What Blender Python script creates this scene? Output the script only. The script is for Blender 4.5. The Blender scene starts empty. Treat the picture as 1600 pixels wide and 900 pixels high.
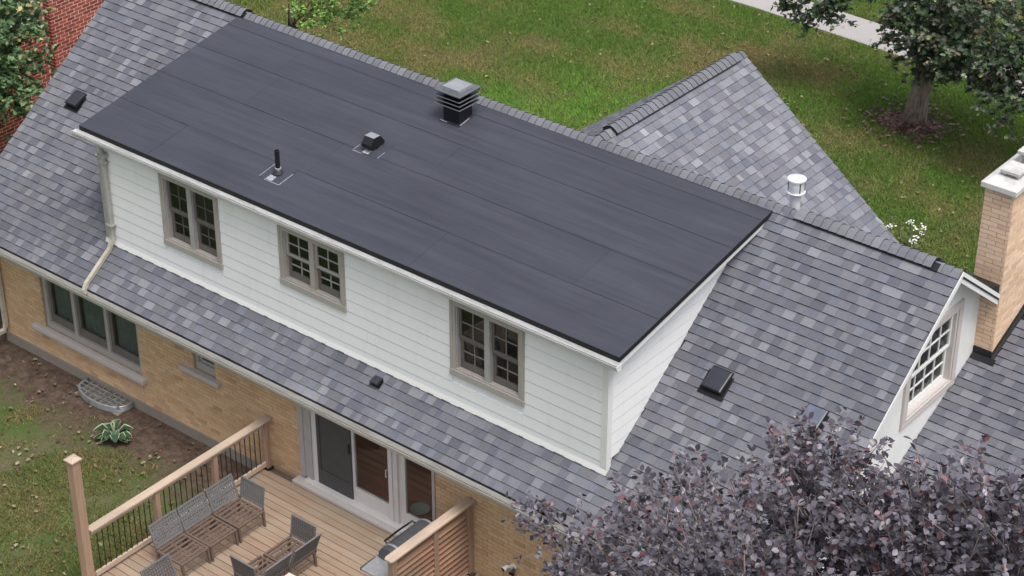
import bpy, math, random
import numpy as np
from mathutils import Vector, Matrix

rnd = random.Random(7)
SC = bpy.context.scene
COL = SC.collection

# ------------------------------------------------------------------ camera
CAM = Vector((14.2545, -19.7531, 21.0777))
YAW, PITCH, FPX = -0.68102, 0.54762, 3234.95
fwd = Vector((math.sin(YAW)*math.cos(PITCH), math.cos(YAW)*math.cos(PITCH), -math.sin(PITCH)))
rgt = Vector((math.cos(YAW), -math.sin(YAW), 0))
dwn = fwd.cross(rgt)
cd = bpy.data.cameras.new('camera')
cd.sensor_width = 36; cd.lens = FPX/1600*36; cd.clip_end = 2000; cd.clip_start = 0.5
co = bpy.data.objects.new('camera', cd); COL.objects.link(co)
m = Matrix((rgt, -dwn, -fwd)).transposed().to_4x4(); m.translation = CAM
co.matrix_world = m
SC.camera = co
def pix(p):
    v = Vector(p)-CAM; z = v.dot(fwd)
    return 800+FPX*v.dot(rgt)/z, 450+FPX*v.dot(dwn)/z, z

# ------------------------------------------------------------------ sky, sun, exposure
SUN_EL, SUN_AZ = math.radians(66), math.radians(112)     # azimuth from +Y towards +X
w = bpy.data.worlds.new('World'); SC.world = w; w.use_nodes = True
nt = w.node_tree; bg = nt.nodes['Background']
sky = nt.nodes.new('ShaderNodeTexSky'); sky.sky_type = 'NISHITA'; sky.sun_disc = False
sky.sun_elevation = SUN_EL; sky.sun_rotation = SUN_AZ
sky.air_density = 1.0; sky.dust_density = 4.0; sky.ozone_density = 1.0
hs = nt.nodes.new('ShaderNodeHueSaturation'); hs.inputs['Saturation'].default_value = 0.42
nt.links.new(sky.outputs[0], hs.inputs['Color']); nt.links.new(hs.outputs[0], bg.inputs[0])
bg.inputs[1].default_value = 0.14
sd = bpy.data.lights.new('sun', 'SUN'); sd.energy = 1.55; sd.angle = math.radians(22); sd.color = (1, .955, .9)
so = bpy.data.objects.new('sun', sd); COL.objects.link(so)
sdir = Vector((math.sin(SUN_AZ)*math.cos(SUN_EL), math.cos(SUN_AZ)*math.cos(SUN_EL), math.sin(SUN_EL)))
so.rotation_euler = sdir.to_track_quat('Z', 'Y').to_euler(); so.location = (30, 10, 40)
vs = SC.view_settings
vs.view_transform = 'Standard'; vs.look = 'None'; vs.gamma = 1; vs.use_curve_mapping = False
vs.exposure = 0.62

# ------------------------------------------------------------------ helpers
def srgb(r, g, b, k=1.0):
    f = lambda c: ((c/255+.055)/1.055)**2.4 if c > 10 else c/255/12.92
    return (f(r)*k, f(g)*k, f(b)*k)

class MB:
    def __init__(s): s.v = []; s.f = []; s.c = []
    def add(s, vs, fs, col=None):
        o = len(s.v); s.v += [tuple(p) for p in vs]
        for f in fs: s.f.append(tuple(i+o for i in f)); s.c.append(col)
        return s
    def hexa(s, p, col=None, fcol=None, skip=()):
        # p: 8 points: bottom ring 0-3 (ccw), top ring 4-7
        F = [(3,2,1,0),(4,5,6,7),(0,1,5,4),(1,2,6,5),(2,3,7,6),(3,0,4,7)]
        o = len(s.v); s.v += [tuple(q) for q in p]
        for i, f in enumerate(F):
            if i in skip: continue
            s.f.append(tuple(j+o for j in f)); s.c.append((fcol or {}).get(i, col))
        return s
    def box(s, a, b, col=None):
        x0,y0,z0 = [min(a[i],b[i]) for i in range(3)]; x1,y1,z1 = [max(a[i],b[i]) for i in range(3)]
        return s.hexa([(x0,y0,z0),(x1,y0,z0),(x1,y1,z0),(x0,y1,z0),(x0,y0,z1),(x1,y0,z1),(x1,y1,z1),(x0,y1,z1)], col)
    def fbox(s, fr, u0,u1,v0,v1,n0,n1, col=None):
        o,U,V,N = fr
        P = lambda u,v,n: o+U*u+V*v+N*n
        return s.hexa([P(u0,v0,n0),P(u1,v0,n0),P(u1,v1,n0),P(u0,v1,n0),P(u0,v0,n1),P(u1,v0,n1),P(u1,v1,n1),P(u0,v1,n1)], col)
    def prism(s, poly, d, col=None):
        n = len(poly); poly = [Vector(p) for p in poly]; d = Vector(d)
        fs = [tuple(range(n-1,-1,-1)), tuple(range(n,2*n))]+[(i,(i+1)%n,n+(i+1)%n,n+i) for i in range(n)]
        return s.add(poly+[p+d for p in poly], fs, col)
    def tube(s, pts, r, n=8, col=None, caps=True, sq=False):
        pts = [Vector(p) for p in pts]; rs = r if isinstance(r,(list,tuple)) else [r]*len(pts)
        o = len(s.v); up0 = None
        for i,p in enumerate(pts):
            t = (pts[min(i+1,len(pts)-1)]-pts[max(i-1,0)]).normalized()
            if up0 is None:
                up0 = Vector((0,0,1)) if abs(t.z) < .9 else Vector((1,0,0))
            a = t.cross(up0).normalized(); b = a.cross(t).normalized(); up0 = b
            for k in range(n):
                g = 2*math.pi*(k+(.5 if sq else 0))/n
                s.v.append(tuple(p+(a*math.cos(g)+b*math.sin(g))*rs[i]))
        for i in range(len(pts)-1):
            for k in range(n):
                k2 = (k+1)%n
                s.f.append((o+i*n+k,o+i*n+k2,o+(i+1)*n+k2,o+(i+1)*n+k)); s.c.append(col)
        if caps:
            s.f.append(tuple(o+k for k in range(n-1,-1,-1))); s.c.append(col)
            s.f.append(tuple(o+(len(pts)-1)*n+k for k in range(n))); s.c.append(col)
        return s
    def lathe(s, c, prof, n=16, col=None):
        o = len(s.v); c = Vector(c)
        for r,z in prof:
            for k in range(n):
                g = 2*math.pi*k/n; s.v.append((c.x+r*math.cos(g), c.y+r*math.sin(g), c.z+z))
        for i in range(len(prof)-1):
            for k in range(n):
                k2=(k+1)%n; s.f.append((o+i*n+k,o+i*n+k2,o+(i+1)*n+k2,o+(i+1)*n+k)); s.c.append(col)
        s.f.append(tuple(o+k for k in range(n-1,-1,-1))); s.c.append(col)
        s.f.append(tuple(o+(len(prof)-1)*n+k for k in range(n))); s.c.append(col)
        return s

WL = {}   # world location of every object made here
def empty(name, loc, label, cat, group=None, kind=None):
    o = bpy.data.objects.new(name, None); COL.objects.link(o); o.location = loc; o.empty_display_size = .2
    WL[o] = Vector(loc); o['label'] = label; o['category'] = cat
    if group: o['group'] = group
    return o
def tag(o, label=None, cat=None, group=None, kind=None):
    if label: o['label'] = label
    if cat: o['category'] = cat
    if group: o['group'] = group
    if kind: o['kind'] = kind
    return o
def build(name, mb, mat, parent=None, smooth=False, origin=None, bevel=0, kind=None):
    V = np.array(mb.v, dtype=np.float64)
    if origin is None:
        lo, hi = V.min(0), V.max(0); origin = Vector(((lo[0]+hi[0])/2, (lo[1]+hi[1])/2, lo[2]))
    V = V-np.array(origin)
    me = bpy.data.meshes.new(name); me.from_pydata(V.tolist(), [], mb.f); me.materials.append(mat)
    if any(c is not None for c in mb.c):
        at = me.color_attributes.new('col', 'FLOAT_COLOR', 'CORNER'); arr = []
        for p in me.polygons:
            c = mb.c[p.index] or (.5,.5,.5)
            arr += [c[0],c[1],c[2],1]*p.loop_total
        at.data.foreach_set('color', arr)
    if smooth: me.shade_smooth()
    o = bpy.data.objects.new(name, me); COL.objects.link(o)
    WL[o] = Vector(origin)
    if parent is not None:
        o.parent = parent; o.location = Vector(origin)-WL[parent]
    else: o.location = origin
    if bevel:
        b = o.modifiers.new('bevel','BEVEL'); b.width = bevel; b.segments = 2; b.limit_method = 'ANGLE'
    if kind: o['kind'] = kind
    return o
def npmesh(name, V, F, mat, parent=None, cols=None, origin=(0,0,0), kind=None):
    """fast mesh from arrays: V (n,3), F (m,k) uniform"""
    V = np.asarray(V,dtype=np.float32)-np.asarray(origin,dtype=np.float32); F = np.asarray(F,dtype=np.int32)
    me = bpy.data.meshes.new(name); k = F.shape[1]
    me.vertices.add(len(V)); me.vertices.foreach_set('co', V.ravel())
    me.loops.add(F.size); me.loops.foreach_set('vertex_index', F.ravel())
    me.polygons.add(len(F)); me.polygons.foreach_set('loop_start', np.arange(0,F.size,k,dtype=np.int32))
    me.update(calc_edges=True)
    if cols is not None:
        at = me.color_attributes.new('col','FLOAT_COLOR','CORNER')
        c = np.ones((len(F),k,4),dtype=np.float32); c[:,:,:3] = np.asarray(cols,dtype=np.float32)[:,None,:]
        at.data.foreach_set('color', c.ravel())
    me.materials.append(mat)
    o = bpy.data.objects.new(name, me); COL.objects.link(o); WL[o] = Vector(origin)
    if parent is not None: o.parent = parent; o.location = Vector(origin)-WL[parent]
    else: o.location = origin
    if kind: o['kind'] = kind
    return o

# ------------------------------------------------------------------ materials
class NT:
    def __init__(s, name):
        s.m = bpy.data.materials.new(name); s.m.use_nodes = True; s.t = s.m.node_tree
        s.b = s.t.nodes['Principled BSDF']; s.out = s.t.nodes['Material Output']
        s.pos = s.n('ShaderNodeNewGeometry').outputs['Position']
    def n(s, k, **kw):
        d = s.t.nodes.new(k)
        for a,v in kw.items(): setattr(d,a,v)
        return d
    def L(s, a, b): s.t.links.new(a,b)
    def noise(s, scale, detail=4, rough=.6, stretch=None, vec=None, w=0):
        d = s.n('ShaderNodeTexNoise'); d.inputs['Scale'].default_value = scale
        d.inputs['Detail'].default_value = detail; d.inputs['Roughness'].default_value = rough
        v = vec or s.pos
        mp = s.n('ShaderNodeMapping'); mp.inputs['Location'].default_value = (w*3.7,w*1.3,w*2.1)
        if stretch: mp.inputs['Scale'].default_value = stretch
        s.L(v, mp.inputs['Vector']); s.L(mp.outputs[0], d.inputs['Vector'])
        return d.outputs['Fac']
    def ramp(s, fac, a, b, lo=0., hi=1.):
        r = s.n('ShaderNodeMapRange'); r.inputs['From Min'].default_value=a; r.inputs['From Max'].default_value=b
        r.inputs['To Min'].default_value=lo; r.inputs['To Max'].default_value=hi
        s.L(fac, r.inputs['Value']); return r.outputs[0]
    def mix(s, fac, a, b, mode='MIX'):
        d = s.n('ShaderNodeMix', data_type='RGBA', blend_type=mode)
        for i,x in ((0,fac),(6,a),(7,b)):
            if isinstance(x,(int,float)): d.inputs[i].default_value = x
            elif isinstance(x,(tuple,list)): d.inputs[i].default_value = (*x[:3],1)
            else: s.L(x,d.inputs[i])
        return d.outputs[2]
    def math(s, op, a, b=0.):
        d = s.n('ShaderNodeMath', operation=op)
        for i,x in ((0,a),(1,b)):
            if isinstance(x,(int,float)): d.inputs[i].default_value = x
            else: s.L(x,d.inputs[i])
        return d.outputs[0]
    def attr(s):
        a = s.n('ShaderNodeAttribute'); a.attribute_name='col'; return a.outputs['Color']
    def orand(s): return s.n('ShaderNodeObjectInfo').outputs['Random']
    def scale(s, col, fac):       # colour * value
        d = s.n('ShaderNodeVectorMath', operation='SCALE')
        if isinstance(col,(tuple,list)): d.inputs[0].default_value = col[:3]
        else: s.L(col,d.inputs[0])
        s.L(fac,d.inputs['Scale']); return d.outputs[0]
    def base(s, c):
        if isinstance(c,(tuple,list)): s.b.inputs['Base Color'].default_value=(*c[:3],1)
        else: s.L(c,s.b.inputs['Base Color'])
        return s
    def rough(s, r, metal=0., spec=None):
        if isinstance(r,(int,float)): s.b.inputs['Roughness'].default_value=r
        else: s.L(r,s.b.inputs['Roughness'])
        s.b.inputs['Metallic'].default_value=metal
        if spec is not None: s.b.inputs['Specular IOR Level'].default_value=spec
        return s
    def bump(s, h, strength=.3, dist=.01):
        d = s.n('ShaderNodeBump'); d.inputs['Strength'].default_value=strength; d.inputs['Distance'].default_value=dist
        s.L(h,d.inputs['Height']); s.L(d.outputs[0],s.b.inputs['Normal']); return s

def plain(name, col, rough=.6, metal=0., var=.12, scale=6., bump=0., bscale=60., orand=0.):
    n = NT(name); f = n.ramp(n.noise(scale,5), .3,.7, 1-var,1+var)
    c = n.scale(col, f)
    if orand: c = n.scale(c, n.ramp(n.orand(),0,1,1-orand,1+orand))
    n.base(c).rough(rough,metal)
    if bump: n.bump(n.noise(bscale,3),bump,.004)
    return n.m
def weathered(name, col, dirt, amount=.5, rough=.5, stretch=(1,1,1), scale=4., metal=0.):
    n = NT(name)
    f = n.ramp(n.noise(scale,6,.7,stretch), .62-.25*amount, .80, 0, amount)
    f2 = n.ramp(n.noise(scale*7,4,.7), .45,.75, 0,.35*amount)
    n.base(n.mix(n.math('MAXIMUM',f,f2), col, dirt)).rough(rough,metal)
    return n.m
def wood(name, col, col2, axis, grey=None, var=.18, rough=.75):
    n = NT(name); st = [14,14,14]; st['xyz'.index(axis)] = .9
    wv = n.noise(2.2,6,.65,tuple(st)); lo = n.noise(1.3,4,.6)
    off = n.n('ShaderNodeVectorMath',operation='ADD')
    c = n.mix(n.ramp(wv,.3,.7), col, col2)
    if grey: c = n.mix(n.ramp(lo,.38,.66,0,.75), c, grey)
    c = n.scale(c, n.ramp(n.orand(),0,1,1-var,1+var))
    kn = n.n('ShaderNodeTexVoronoi'); kn.inputs['Scale'].default_value = 2.4; n.L(n.pos, kn.inputs['Vector'])
    c = n.scale(c, n.ramp(kn.outputs['Distance'],.015,.05,.55,1))
    n.base(c).rough(rough).bump(wv,.25,.004)
    return n.m
M = {}
# shingles: colour per piece, granules on top
n = NT('asphalt_shingle'); g = n.noise(260,2,.8); g2 = n.noise(30,3,.7); big = n.noise(.6,3,.6)
c = n.scale(n.scale(n.attr(), n.ramp(g,.25,.75,.72,1.28)), n.ramp(g2,.3,.7,.9,1.1)); c = n.scale(c, n.ramp(big,.3,.7,.88,1.12))
n.base(c).rough(.93,0,.25).bump(g,.5,.003); M['shingle'] = n.m
# membrane roofing with brushed streaks along the sheets
n = NT('rolled_membrane')
st = n.noise(1.0,6,.65,(.35,7,7)); st2 = n.noise(1.0,4,.6,(1.2,26,26)); bl = n.noise(.55,4,.6); gr = n.noise(220,2)
c = n.mix(n.ramp(st,.30,.70), srgb(51,53,62), srgb(61,63,73)); c = n.scale(c, n.ramp(st2,.3,.7,.91,1.09)); c = n.scale(c, n.ramp(bl,.3,.7,.88,1.12))
c = n.scale(c, n.ramp(gr,.3,.7,.93,1.07)); c = n.scale(c, n.ramp(n.orand(),0,1,.97,1.03))
n.base(c).rough(n.ramp(st,.3,.7,.5,.68),0,.4).bump(gr,.15,.002); M['membrane'] = n.m
M['black_metal'] = plain('black_painted_metal', (.006,.006,.008), .35, 0, .25, 9)
M['matte_black'] = plain('matte_black_edge_metal', (.004,.004,.005), .7, 0, .2, 9)
M['black_gloss'] = plain('satin_black_cowl', (.009,.009,.012), .28, 0, .2, 9)
M['dark_cap'] = plain('grey_black_vent_top', (.030,.032,.042), .28, 0, .2, 8)
M['slate_cap'] = plain('slate_blue_vent_top', (.10,.11,.15), .4, 0, .2, 8)
M['seam'] = plain('black_seam_sealant', (.017,.0175,.021), .5, 0, .3, 20)
M['lap_white'] = plain('silver_sealant', (.30,.31,.34), .4, 0, .4, 30)
M['siding'] = weathered('white_lap_siding', (.80,.805,.81), (.63,.632,.632), .45, .5, (2.6,2.6,.35), 2.0)
M['siding_shade'] = M['siding']
M['white_trim'] = weathered('white_painted_trim', (.72,.72,.71), (.55,.54,.51), .3, .45, (1,1,1), 5)
M['pale_taupe'] = weathered('pale_taupe_window_paint', (.50,.46,.44), (.36,.33,.31), .4, .5, (1,1,1), 5)
M['stucco'] = plain('white_stucco', (.70,.70,.69), .8, 0, .04, 4, .35, 90)
M['gutter'] = weathered('white_aluminium_gutter', (.74,.74,.735), (.24,.23,.21), .7, .32, (.8,4,4), 3)
M['old_gutter'] = weathered('stained_cream_gutter', (.56,.55,.52), (.20,.19,.17), .75, .45, (.8,4,4), 3)
M['cream_pipe'] = weathered('cream_downspout_paint', (.46,.43,.36), (.20,.17,.11), .7, .45, (1,1,1), 5)
M['grey_pipe'] = weathered('grey_weathered_downspout', (.36,.35,.33), (.16,.15,.14), .7, .5, (3,3,1), 5)
M['taupe'] = weathered('taupe_window_trim', (.37,.34,.315), (.22,.20,.185), .5, .5, (1,1,1), 6)
M['sash'] = plain('dark_taupe_sash', (.13,.115,.105), .5, 0, .12, 8)
M['muntin_dark'] = plain('dark_grey_muntin', (.10,.095,.095), .5, 0, .08, 8)
M['muntin_mid'] = plain('mid_grey_muntin', (.20,.195,.19), .5, 0, .08, 8)
M['muntin'] = plain('pale_grey_muntin', (.34,.33,.325), .45, 0, .08, 8)
M['door_white'] = plain('off_white_door_vinyl', (.60,.575,.56), .4, 0, .05, 6)
M['door_grey'] = plain('grey_door_casing', (.36,.345,.335), .5, 0, .08, 6)
M['screen_grey'] = plain('charcoal_insect_screen', (.055,.056,.058), .6, 0, .1, 6)
M['inside_dark'] = plain('unlit_room_black', (.02,.02,.02), .9, 0, .2, 3)  # near-black colour paints in the darkness of unlit rooms
M['room_paint'] = plain('warm_white_room_paint', (.62,.58,.52), .9, 0, .05, 3)
M['curtain'] = plain('green_grey_curtain', (.085,.115,.108), .9, 0, .15, 4)
n = NT('window_glass'); tr = n.n('ShaderNodeBsdfTransparent'); tr.inputs[0].default_value=(.90,.92,.92,1)
gl = n.n('ShaderNodeBsdfGlossy'); gl.inputs['Roughness'].default_value=.015
lw = n.n('ShaderNodeLayerWeight'); lw.inputs['Blend'].default_value=.5
fz = n.math('ADD', n.math('MULTIPLY', n.math('POWER', lw.outputs['Facing'], 5.), .9), .035)
mx = n.n('ShaderNodeMixShader'); n.L(fz,mx.inputs[0]); n.L(tr.outputs[0],mx.inputs[1]); n.L(gl.outputs[0],mx.inputs[2]); n.L(mx.outputs[0],n.out.inputs[0]); M['glass']=n.m
def brickmat(name):
    n = NT(name); g=n.noise(70,4,.7); s=n.noise(1.1,5,.65)
    c=n.scale(n.scale(n.attr(), n.ramp(g,.3,.7,.9,1.1)), n.ramp(s,.3,.7,.92,1.06))
    n.base(c).rough(.88,0,.3).bump(g,.35,.004); return n.m
M['brick'] = brickmat('fired_brick')
M['mortar_tan'] = plain('buff_mortar', (.31,.245,.17), .95, 0, .2, 3, .4, 90)
M['mortar_white'] = plain('pale_mortar', (.78,.66,.60), .95, 0, .06, 5, .3, 90)
M['concrete'] = weathered('grey_concrete', (.34,.325,.31), (.20,.19,.18), .6, .9, (1,1,1), 2.5)
M['cap_concrete'] = weathered('pale_chimney_concrete', (.56,.55,.53), (.24,.235,.23), .85, .85, (1,1,1), 3)
M['stone_sill'] = weathered('grey_stone_sill', (.44,.405,.39), (.30,.275,.26), .5, .85, (1,1,1), 6)
M['foundation'] = weathered('grey_parged_foundation', (.24,.205,.175), (.15,.13,.11), .6, .95, (1,1,1), 3)
M['deck'] = wood('weathered_deck_board', srgb(155,132,112), srgb(129,106,90), 'x', srgb(146,134,117), .12)
M['rail_wood'] = wood('pale_rail_cap_wood', srgb(194,174,157), srgb(168,145,128), 'y', srgb(158,144,128), .08)
M['post_wood'] = wood('cedar_post_wood', srgb(163,135,115), srgb(138,111,93), 'z', None, .1)
M['louver'] = wood('brown_louver_wood', srgb(146,108,84), srgb(114,82,64), 'y', srgb(122,104,90), .15)
M['wicker'] = plain('grey_synthetic_wicker', (.13,.128,.133), .6, 0, .2, 40, .4, 120)
M['wicker_dark'] = plain('dark_grey_wicker', (.085,.08,.08), .6, 0, .2, 40, .4, 120)
M['seat_metal'] = plain('brown_painted_steel', (.125,.085,.068), .5, 0, .12, 15)
M['grill_dark'] = plain('charcoal_enamel', (.06,.063,.072), .28, 0, .12, 6)
M['grill_silver'] = plain('brushed_steel', (.42,.42,.43), .4, .6, .15, 12)
M['table_white'] = plain('bleached_table_top', (.62,.56,.52), .6, 0, .08, 8)
M['galv'] = plain('galvanised_steel', (.36,.37,.38), .42, .6, .25, 10)
M['flue_metal'] = plain('bright_galvanised_flue', (.82,.84,.86), .35, .4, .18, 7)
M['floor_wood'] = wood('red_brown_floorboards', (.55,.185,.13), (.42,.135,.095), 'x', None, .15, .3)
M['bowl'] = plain('pale_green_glaze', (.45,.52,.47), .35, 0, .05, 6)
M['path'] = weathered('path_concrete', (.34,.32,.315), (.25,.235,.23), .6, .95, (1,1,1), 1.2)
n = NT('maple_bark'); wv=n.noise(3,6,.7,(9,9,1.3)); wc=n.noise(1.5,3)
n.base(n.scale(n.mix(n.ramp(wv,.35,.65),(.10,.078,.064),(.34,.28,.235)), n.ramp(wc,.3,.7,.75,1.2))).rough(.95).bump(wv,.9,.03); M['bark']=n.m
M['twig'] = plain('mauve_grey_twig', (.26,.20,.20), .8, 0, .3, 20)
M['twig_brown'] = plain('brown_twig', (.10,.08,.065), .9, 0, .3, 20)
def leafmat(name, trans=.25, rough=.5, spec=.4):
    n = NT(name); n.base(n.attr()).rough(rough,0,spec)
    t = n.n('ShaderNodeBsdfTranslucent'); n.L(n.attr(), t.inputs[0])
    mx = n.n('ShaderNodeMixShader'); mx.inputs[0].default_value=trans
    n.L(n.b.outputs[0],mx.inputs[1]); n.L(t.outputs[0],mx.inputs[2]); n.L(mx.outputs[0],n.out.inputs[0]); return n.m
M['leaf'] = leafmat('broad_leaf')
M['leaf_gloss'] = leafmat('waxy_purple_leaf', .10, .38, .6)
M['grass'] = leafmat('grass_blade', .3, .6, .25)
M['petal'] = plain('white_petal', (.80,.80,.78), .6, 0, .04, 30)
# lawn and soil
n = NT('patchy_lawn_soil')
a=n.noise(.45,5,.6); b_=n.noise(2.4,5,.65,None,None,1); f=n.noise(24,4,.75); d2=n.noise(7,4,.7,None,None,2)
green=n.mix(n.ramp(b_,.35,.65),(.056,.092,.024),(.088,.122,.036)); brown=n.mix(n.ramp(d2,.3,.7),(.10,.082,.052),(.15,.125,.082))
c=n.mix(n.math('MULTIPLY',n.ramp(a,.46,.64),n.ramp(b_,.35,.6,.45,1)),green,brown)
sep=n.n('ShaderNodeSeparateXYZ'); n.L(n.pos,sep.inputs[0])
yy=n.math('ADD',sep.outputs[1],n.math('MULTIPLY',n.math('SUBTRACT',b_,.5),2.6))
yy=n.math('ADD',yy,n.math('MULTIPLY',n.math('SUBTRACT',d2,.5),1.2))
back=n.ramp(sep.outputs[1],3,2.5)
soil=n.mix(n.ramp(d2,.3,.7),srgb(60,50,44),srgb(104,88,77))
c=n.mix(n.math('MULTIPLY',back,n.ramp(yy,-2.1,-1.1)),c,soil)
n.base(n.scale(c,n.ramp(f,.25,.75,.72,1.25))).rough(.97,0,.15).bump(f,.8,.03); M['lawn']=n.m
n = NT('bark_mulch'); f=n.noise(22,4,.8); n.base(n.mix(n.ramp(f,.3,.7),srgb(64,48,44),srgb(128,100,90))).rough(1).bump(f,1,.04); M['mulch']=n.m

X, Y, Z = Vector((1,0,0)), Vector((0,1,0)), Vector((0,0,1))

# ================================================================== THE SETTING
P = 0.7545                      # main roof pitch
RY, RZ = 3.837, 6.005           # main ridge
EY = -0.759                     # rear eave
XL, XR = -14.151, 3.375         # rake edges
def RP(y): return 3.11+P*y
DX0, DX1 = -10.74, 0.0          # dormer wall
DS = 0.1794                     # dormer roof slope
def DZ(y): return 5.267+DS*(y+.118)

mb = MB(); R_ = 600
gx = [-R_,-60,-30,-10,0,10,30,60,R_]
mb.add([(-R_,-R_,0),(R_,-R_,0),(R_,R_,0),(-R_,R_,0)],[(0,1,2,3)])
tag(build('lawn', mb, M['lawn'], origin=(0,0,0)), 'patchy green and brown lawn around the house', None, None, 'structure')
mb = MB()
pth = [(-40,22.0),(-20,21.9),(-11.3,22.06),(-7.5,21.86),(-3.0,21.6),(6,21.2),(30,20.3)]
for i in range(len(pth)-1):
    (x0,y0),(x1,y1) = pth[i],pth[i+1]; h=.62
    mb.hexa([(x0,y0-h,-.1),(x1,y1-h,-.1),(x1,y1+h,-.1),(x0,y0+h,-.1),(x0,y0-h,.02),(x1,y1-h,.02),(x1,y1+h,.02),(x0,y0+h,.02)])
path = tag(build('path', mb, M['path']), 'pale concrete garden path beyond the lawn', None, None, 'structure')
# tree ring of mulch, uneven heap
mb = MB(); nn=28; cx,cy=-5.0,18.25
ring=[]
for k in range(nn):
    g=2*math.pi*k/nn; r=.66+.08*math.sin(2*g+1)+.05*math.sin(5*g)+rnd.uniform(-.06,.06); ring.append((cx+r*math.cos(g)*1.1,cy+r*math.sin(g),.006))
mid=[(cx+(x-cx)*.5,cy+(y-cy)*.5,.07+rnd.uniform(0,.04)) for x,y,z in ring]
mb.add(ring+mid+[(cx,cy,.12)],[(k,(k+1)%nn,nn+(k+1)%nn,nn+k) for k in range(nn)]+[(nn+k,nn+(k+1)%nn,2*nn) for k in range(nn)])
tag(build('mulch', mb, M['mulch'], smooth=True), 'brown bark mulch ring around the large maple trunk', None, None, 'structure')

# ================================================================== THE HOUSE
house = empty('house', (-5.4,-.3,0), 'tan brick house with grey shingle roof and long white shed dormer', 'house')

# ---- roof decks
def slab(poly, t):   # polygon on a roof plane (points), thickness straight down
    mb = MB(); mb.prism(poly, (0,0,-t)); return mb
mb = MB()
k=.016
mb.prism([(XL,EY,RP(EY)-k),(XR,EY,RP(EY)-k),(XR,RY,RZ-k),(XL,RY,RZ-k)],(0,0,-.10))
FY = 8.25
def RF(y): return RZ-P*(y-RY)
mb.prism([(XL,RY,RZ-k),(XR,RY,RZ-k),(XR,5.19,RF(5.19)-k),(XL,5.19,RF(5.19)-k)],(0,0,-.10)); mb.prism([(XL,5.1901,RF(5.1901)-k),(2.9,5.1901,RF(5.1901)-k),(2.9,FY,RF(FY)-k),(XL,FY,RF(FY)-k)],(0,0,-.10))
main_roof = build('main_roof', mb, M['black_metal'], house)
WX, WP, WY = -3.167, .77, 8.02      # wing ridge x, pitch, front rake y
def WR(x): return RZ-WP*abs(x-WX)
mb = MB(); wx1=1.25; wx0=WX-(wx1-WX)
for xe in (wx0,wx1):
    mb.prism([(WX,RY,RZ-k-.002),(xe,RY-.2,WR(xe)-k-.002),(xe,WY,WR(xe)-k-.002),(WX,WY,RZ-k-.002)],(0,0,-.10))
wing_roof = build('wing_roof', mb, M['black_metal'], house)
AP = .467
def AR(y): return 3.149+AP*(y-3.754)
mb = MB(); AX0,AX1,AY0,AY1=3.08,9.6,1.0,7.6
mb.prism([(AX0,AY0,AR(AY0)-k),(AX1,AY0,AR(AY0)-k),(AX1,AY1,AR(AY1)-k),(AX0,AY1,AR(AY1)-k)],(0,0,-.12))
mb.prism([(AX0,AY1,AR(AY1)-k),(AX1,AY1,AR(AY1)-k),(AX1,AY1+4,AR(AY1)-k-4*AP),(AX0,AY1+4,AR(AY1)-k-4*AP)],(0,0,-.12))
addition_roof = build('addition_roof', mb, M['black_metal'], house)

# ---- shingles
TONES = [(srgb(150,150,162),5),(srgb(131,131,145),6),(srgb(114,113,127),7),(srgb(100,101,116),6),(srgb(117,115,125),6),(srgb(136,134,144),4),(srgb(88,90,106),3),(srgb(166,165,174),2),(srgb(118,123,143),3)]
def _soft(t):
    g_=.33*sum(t); h_=.172+(g_-.185)*.40          # narrower range, cooler mean
    return tuple((v/g_*.45+.55*u)*h_*.80 for v,u in zip(t,(.945,.975,1.075)))
TONES=[(_soft(t),w_) for t,w_ in TONES]
TP = [t for t,w_ in TONES for _ in range(w_)]
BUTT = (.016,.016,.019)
def tone(last=None):
    while True:
        c = rnd.choice(TP)
        if c != last: return c
def shingle_field(o, U, V, ulen, vlen, keep, parent, n_single, expo=.1475, bright=1., okpix=None):
    o=Vector(o); U=Vector(U).normalized(); V=Vector(V).normalized(); N=U.cross(V).normalized()
    tabs=[]
    rows=int(vlen/expo)+1
    for r in range(rows):
        v0=r*expo; v1=min(v0+expo*1.12,vlen)
        if v1-v0<.03: continue
        u=-rnd.random()*.2; c=None; hi=rnd.random()<.5
        vj=rnd.uniform(-.003,.003)
        while u<ulen:
            wd=rnd.choice((.10,.13,.16,.16,.19,.22,.26,.32)) if not hi else rnd.choice((.09,.12,.14,.16,.18,.2))
            u0=max(u,0); u1=min(u+wd,ulen)
            if u1-u0>.02:
                c=tone(c); um=(u0+u1)/2
                if keep(um,v0+expo*.5,u0,u1):
                    f=bright*rnd.uniform(.92,1.08)*(.93 if not hi else 1)
                    tabs.append((u0,u1,v0+vj+rnd.uniform(-.002,.002),v1,.026 if hi else .018,tuple(x*f for x in c)))
            u+=wd; hi=not hi
    def tab(mb,t):
        u0,u1,v0,v1,h,c=t; Q=lambda u,v,n_:o+U*u+V*v+N*n_
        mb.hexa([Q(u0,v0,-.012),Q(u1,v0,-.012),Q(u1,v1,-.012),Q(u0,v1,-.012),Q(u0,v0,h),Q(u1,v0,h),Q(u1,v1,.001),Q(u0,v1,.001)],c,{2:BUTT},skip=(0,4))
    cand=[]
    for i,t in enumerate(tabs):
        px,py,d=pix(o+U*((t[0]+t[1])/2)+V*t[2])
        if 15<px<1585 and 5<py<895 and (okpix is None or okpix(px,py)): cand.append((-(t[1]-t[0])/d/d,i))
    cand.sort(); single={i for _,i in cand[:n_single]}
    rest=MB()
    for i,t in enumerate(tabs):
        if i in single:
            m1=MB(); tab(m1,t); build('shingle',m1,M['shingle'],parent)
        else: tab(rest,t)
    if rest.v: tag(build('shingle_courses',rest,M['shingle'],parent),kind='stuff')
sl=math.sqrt(1+P*P)
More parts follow.
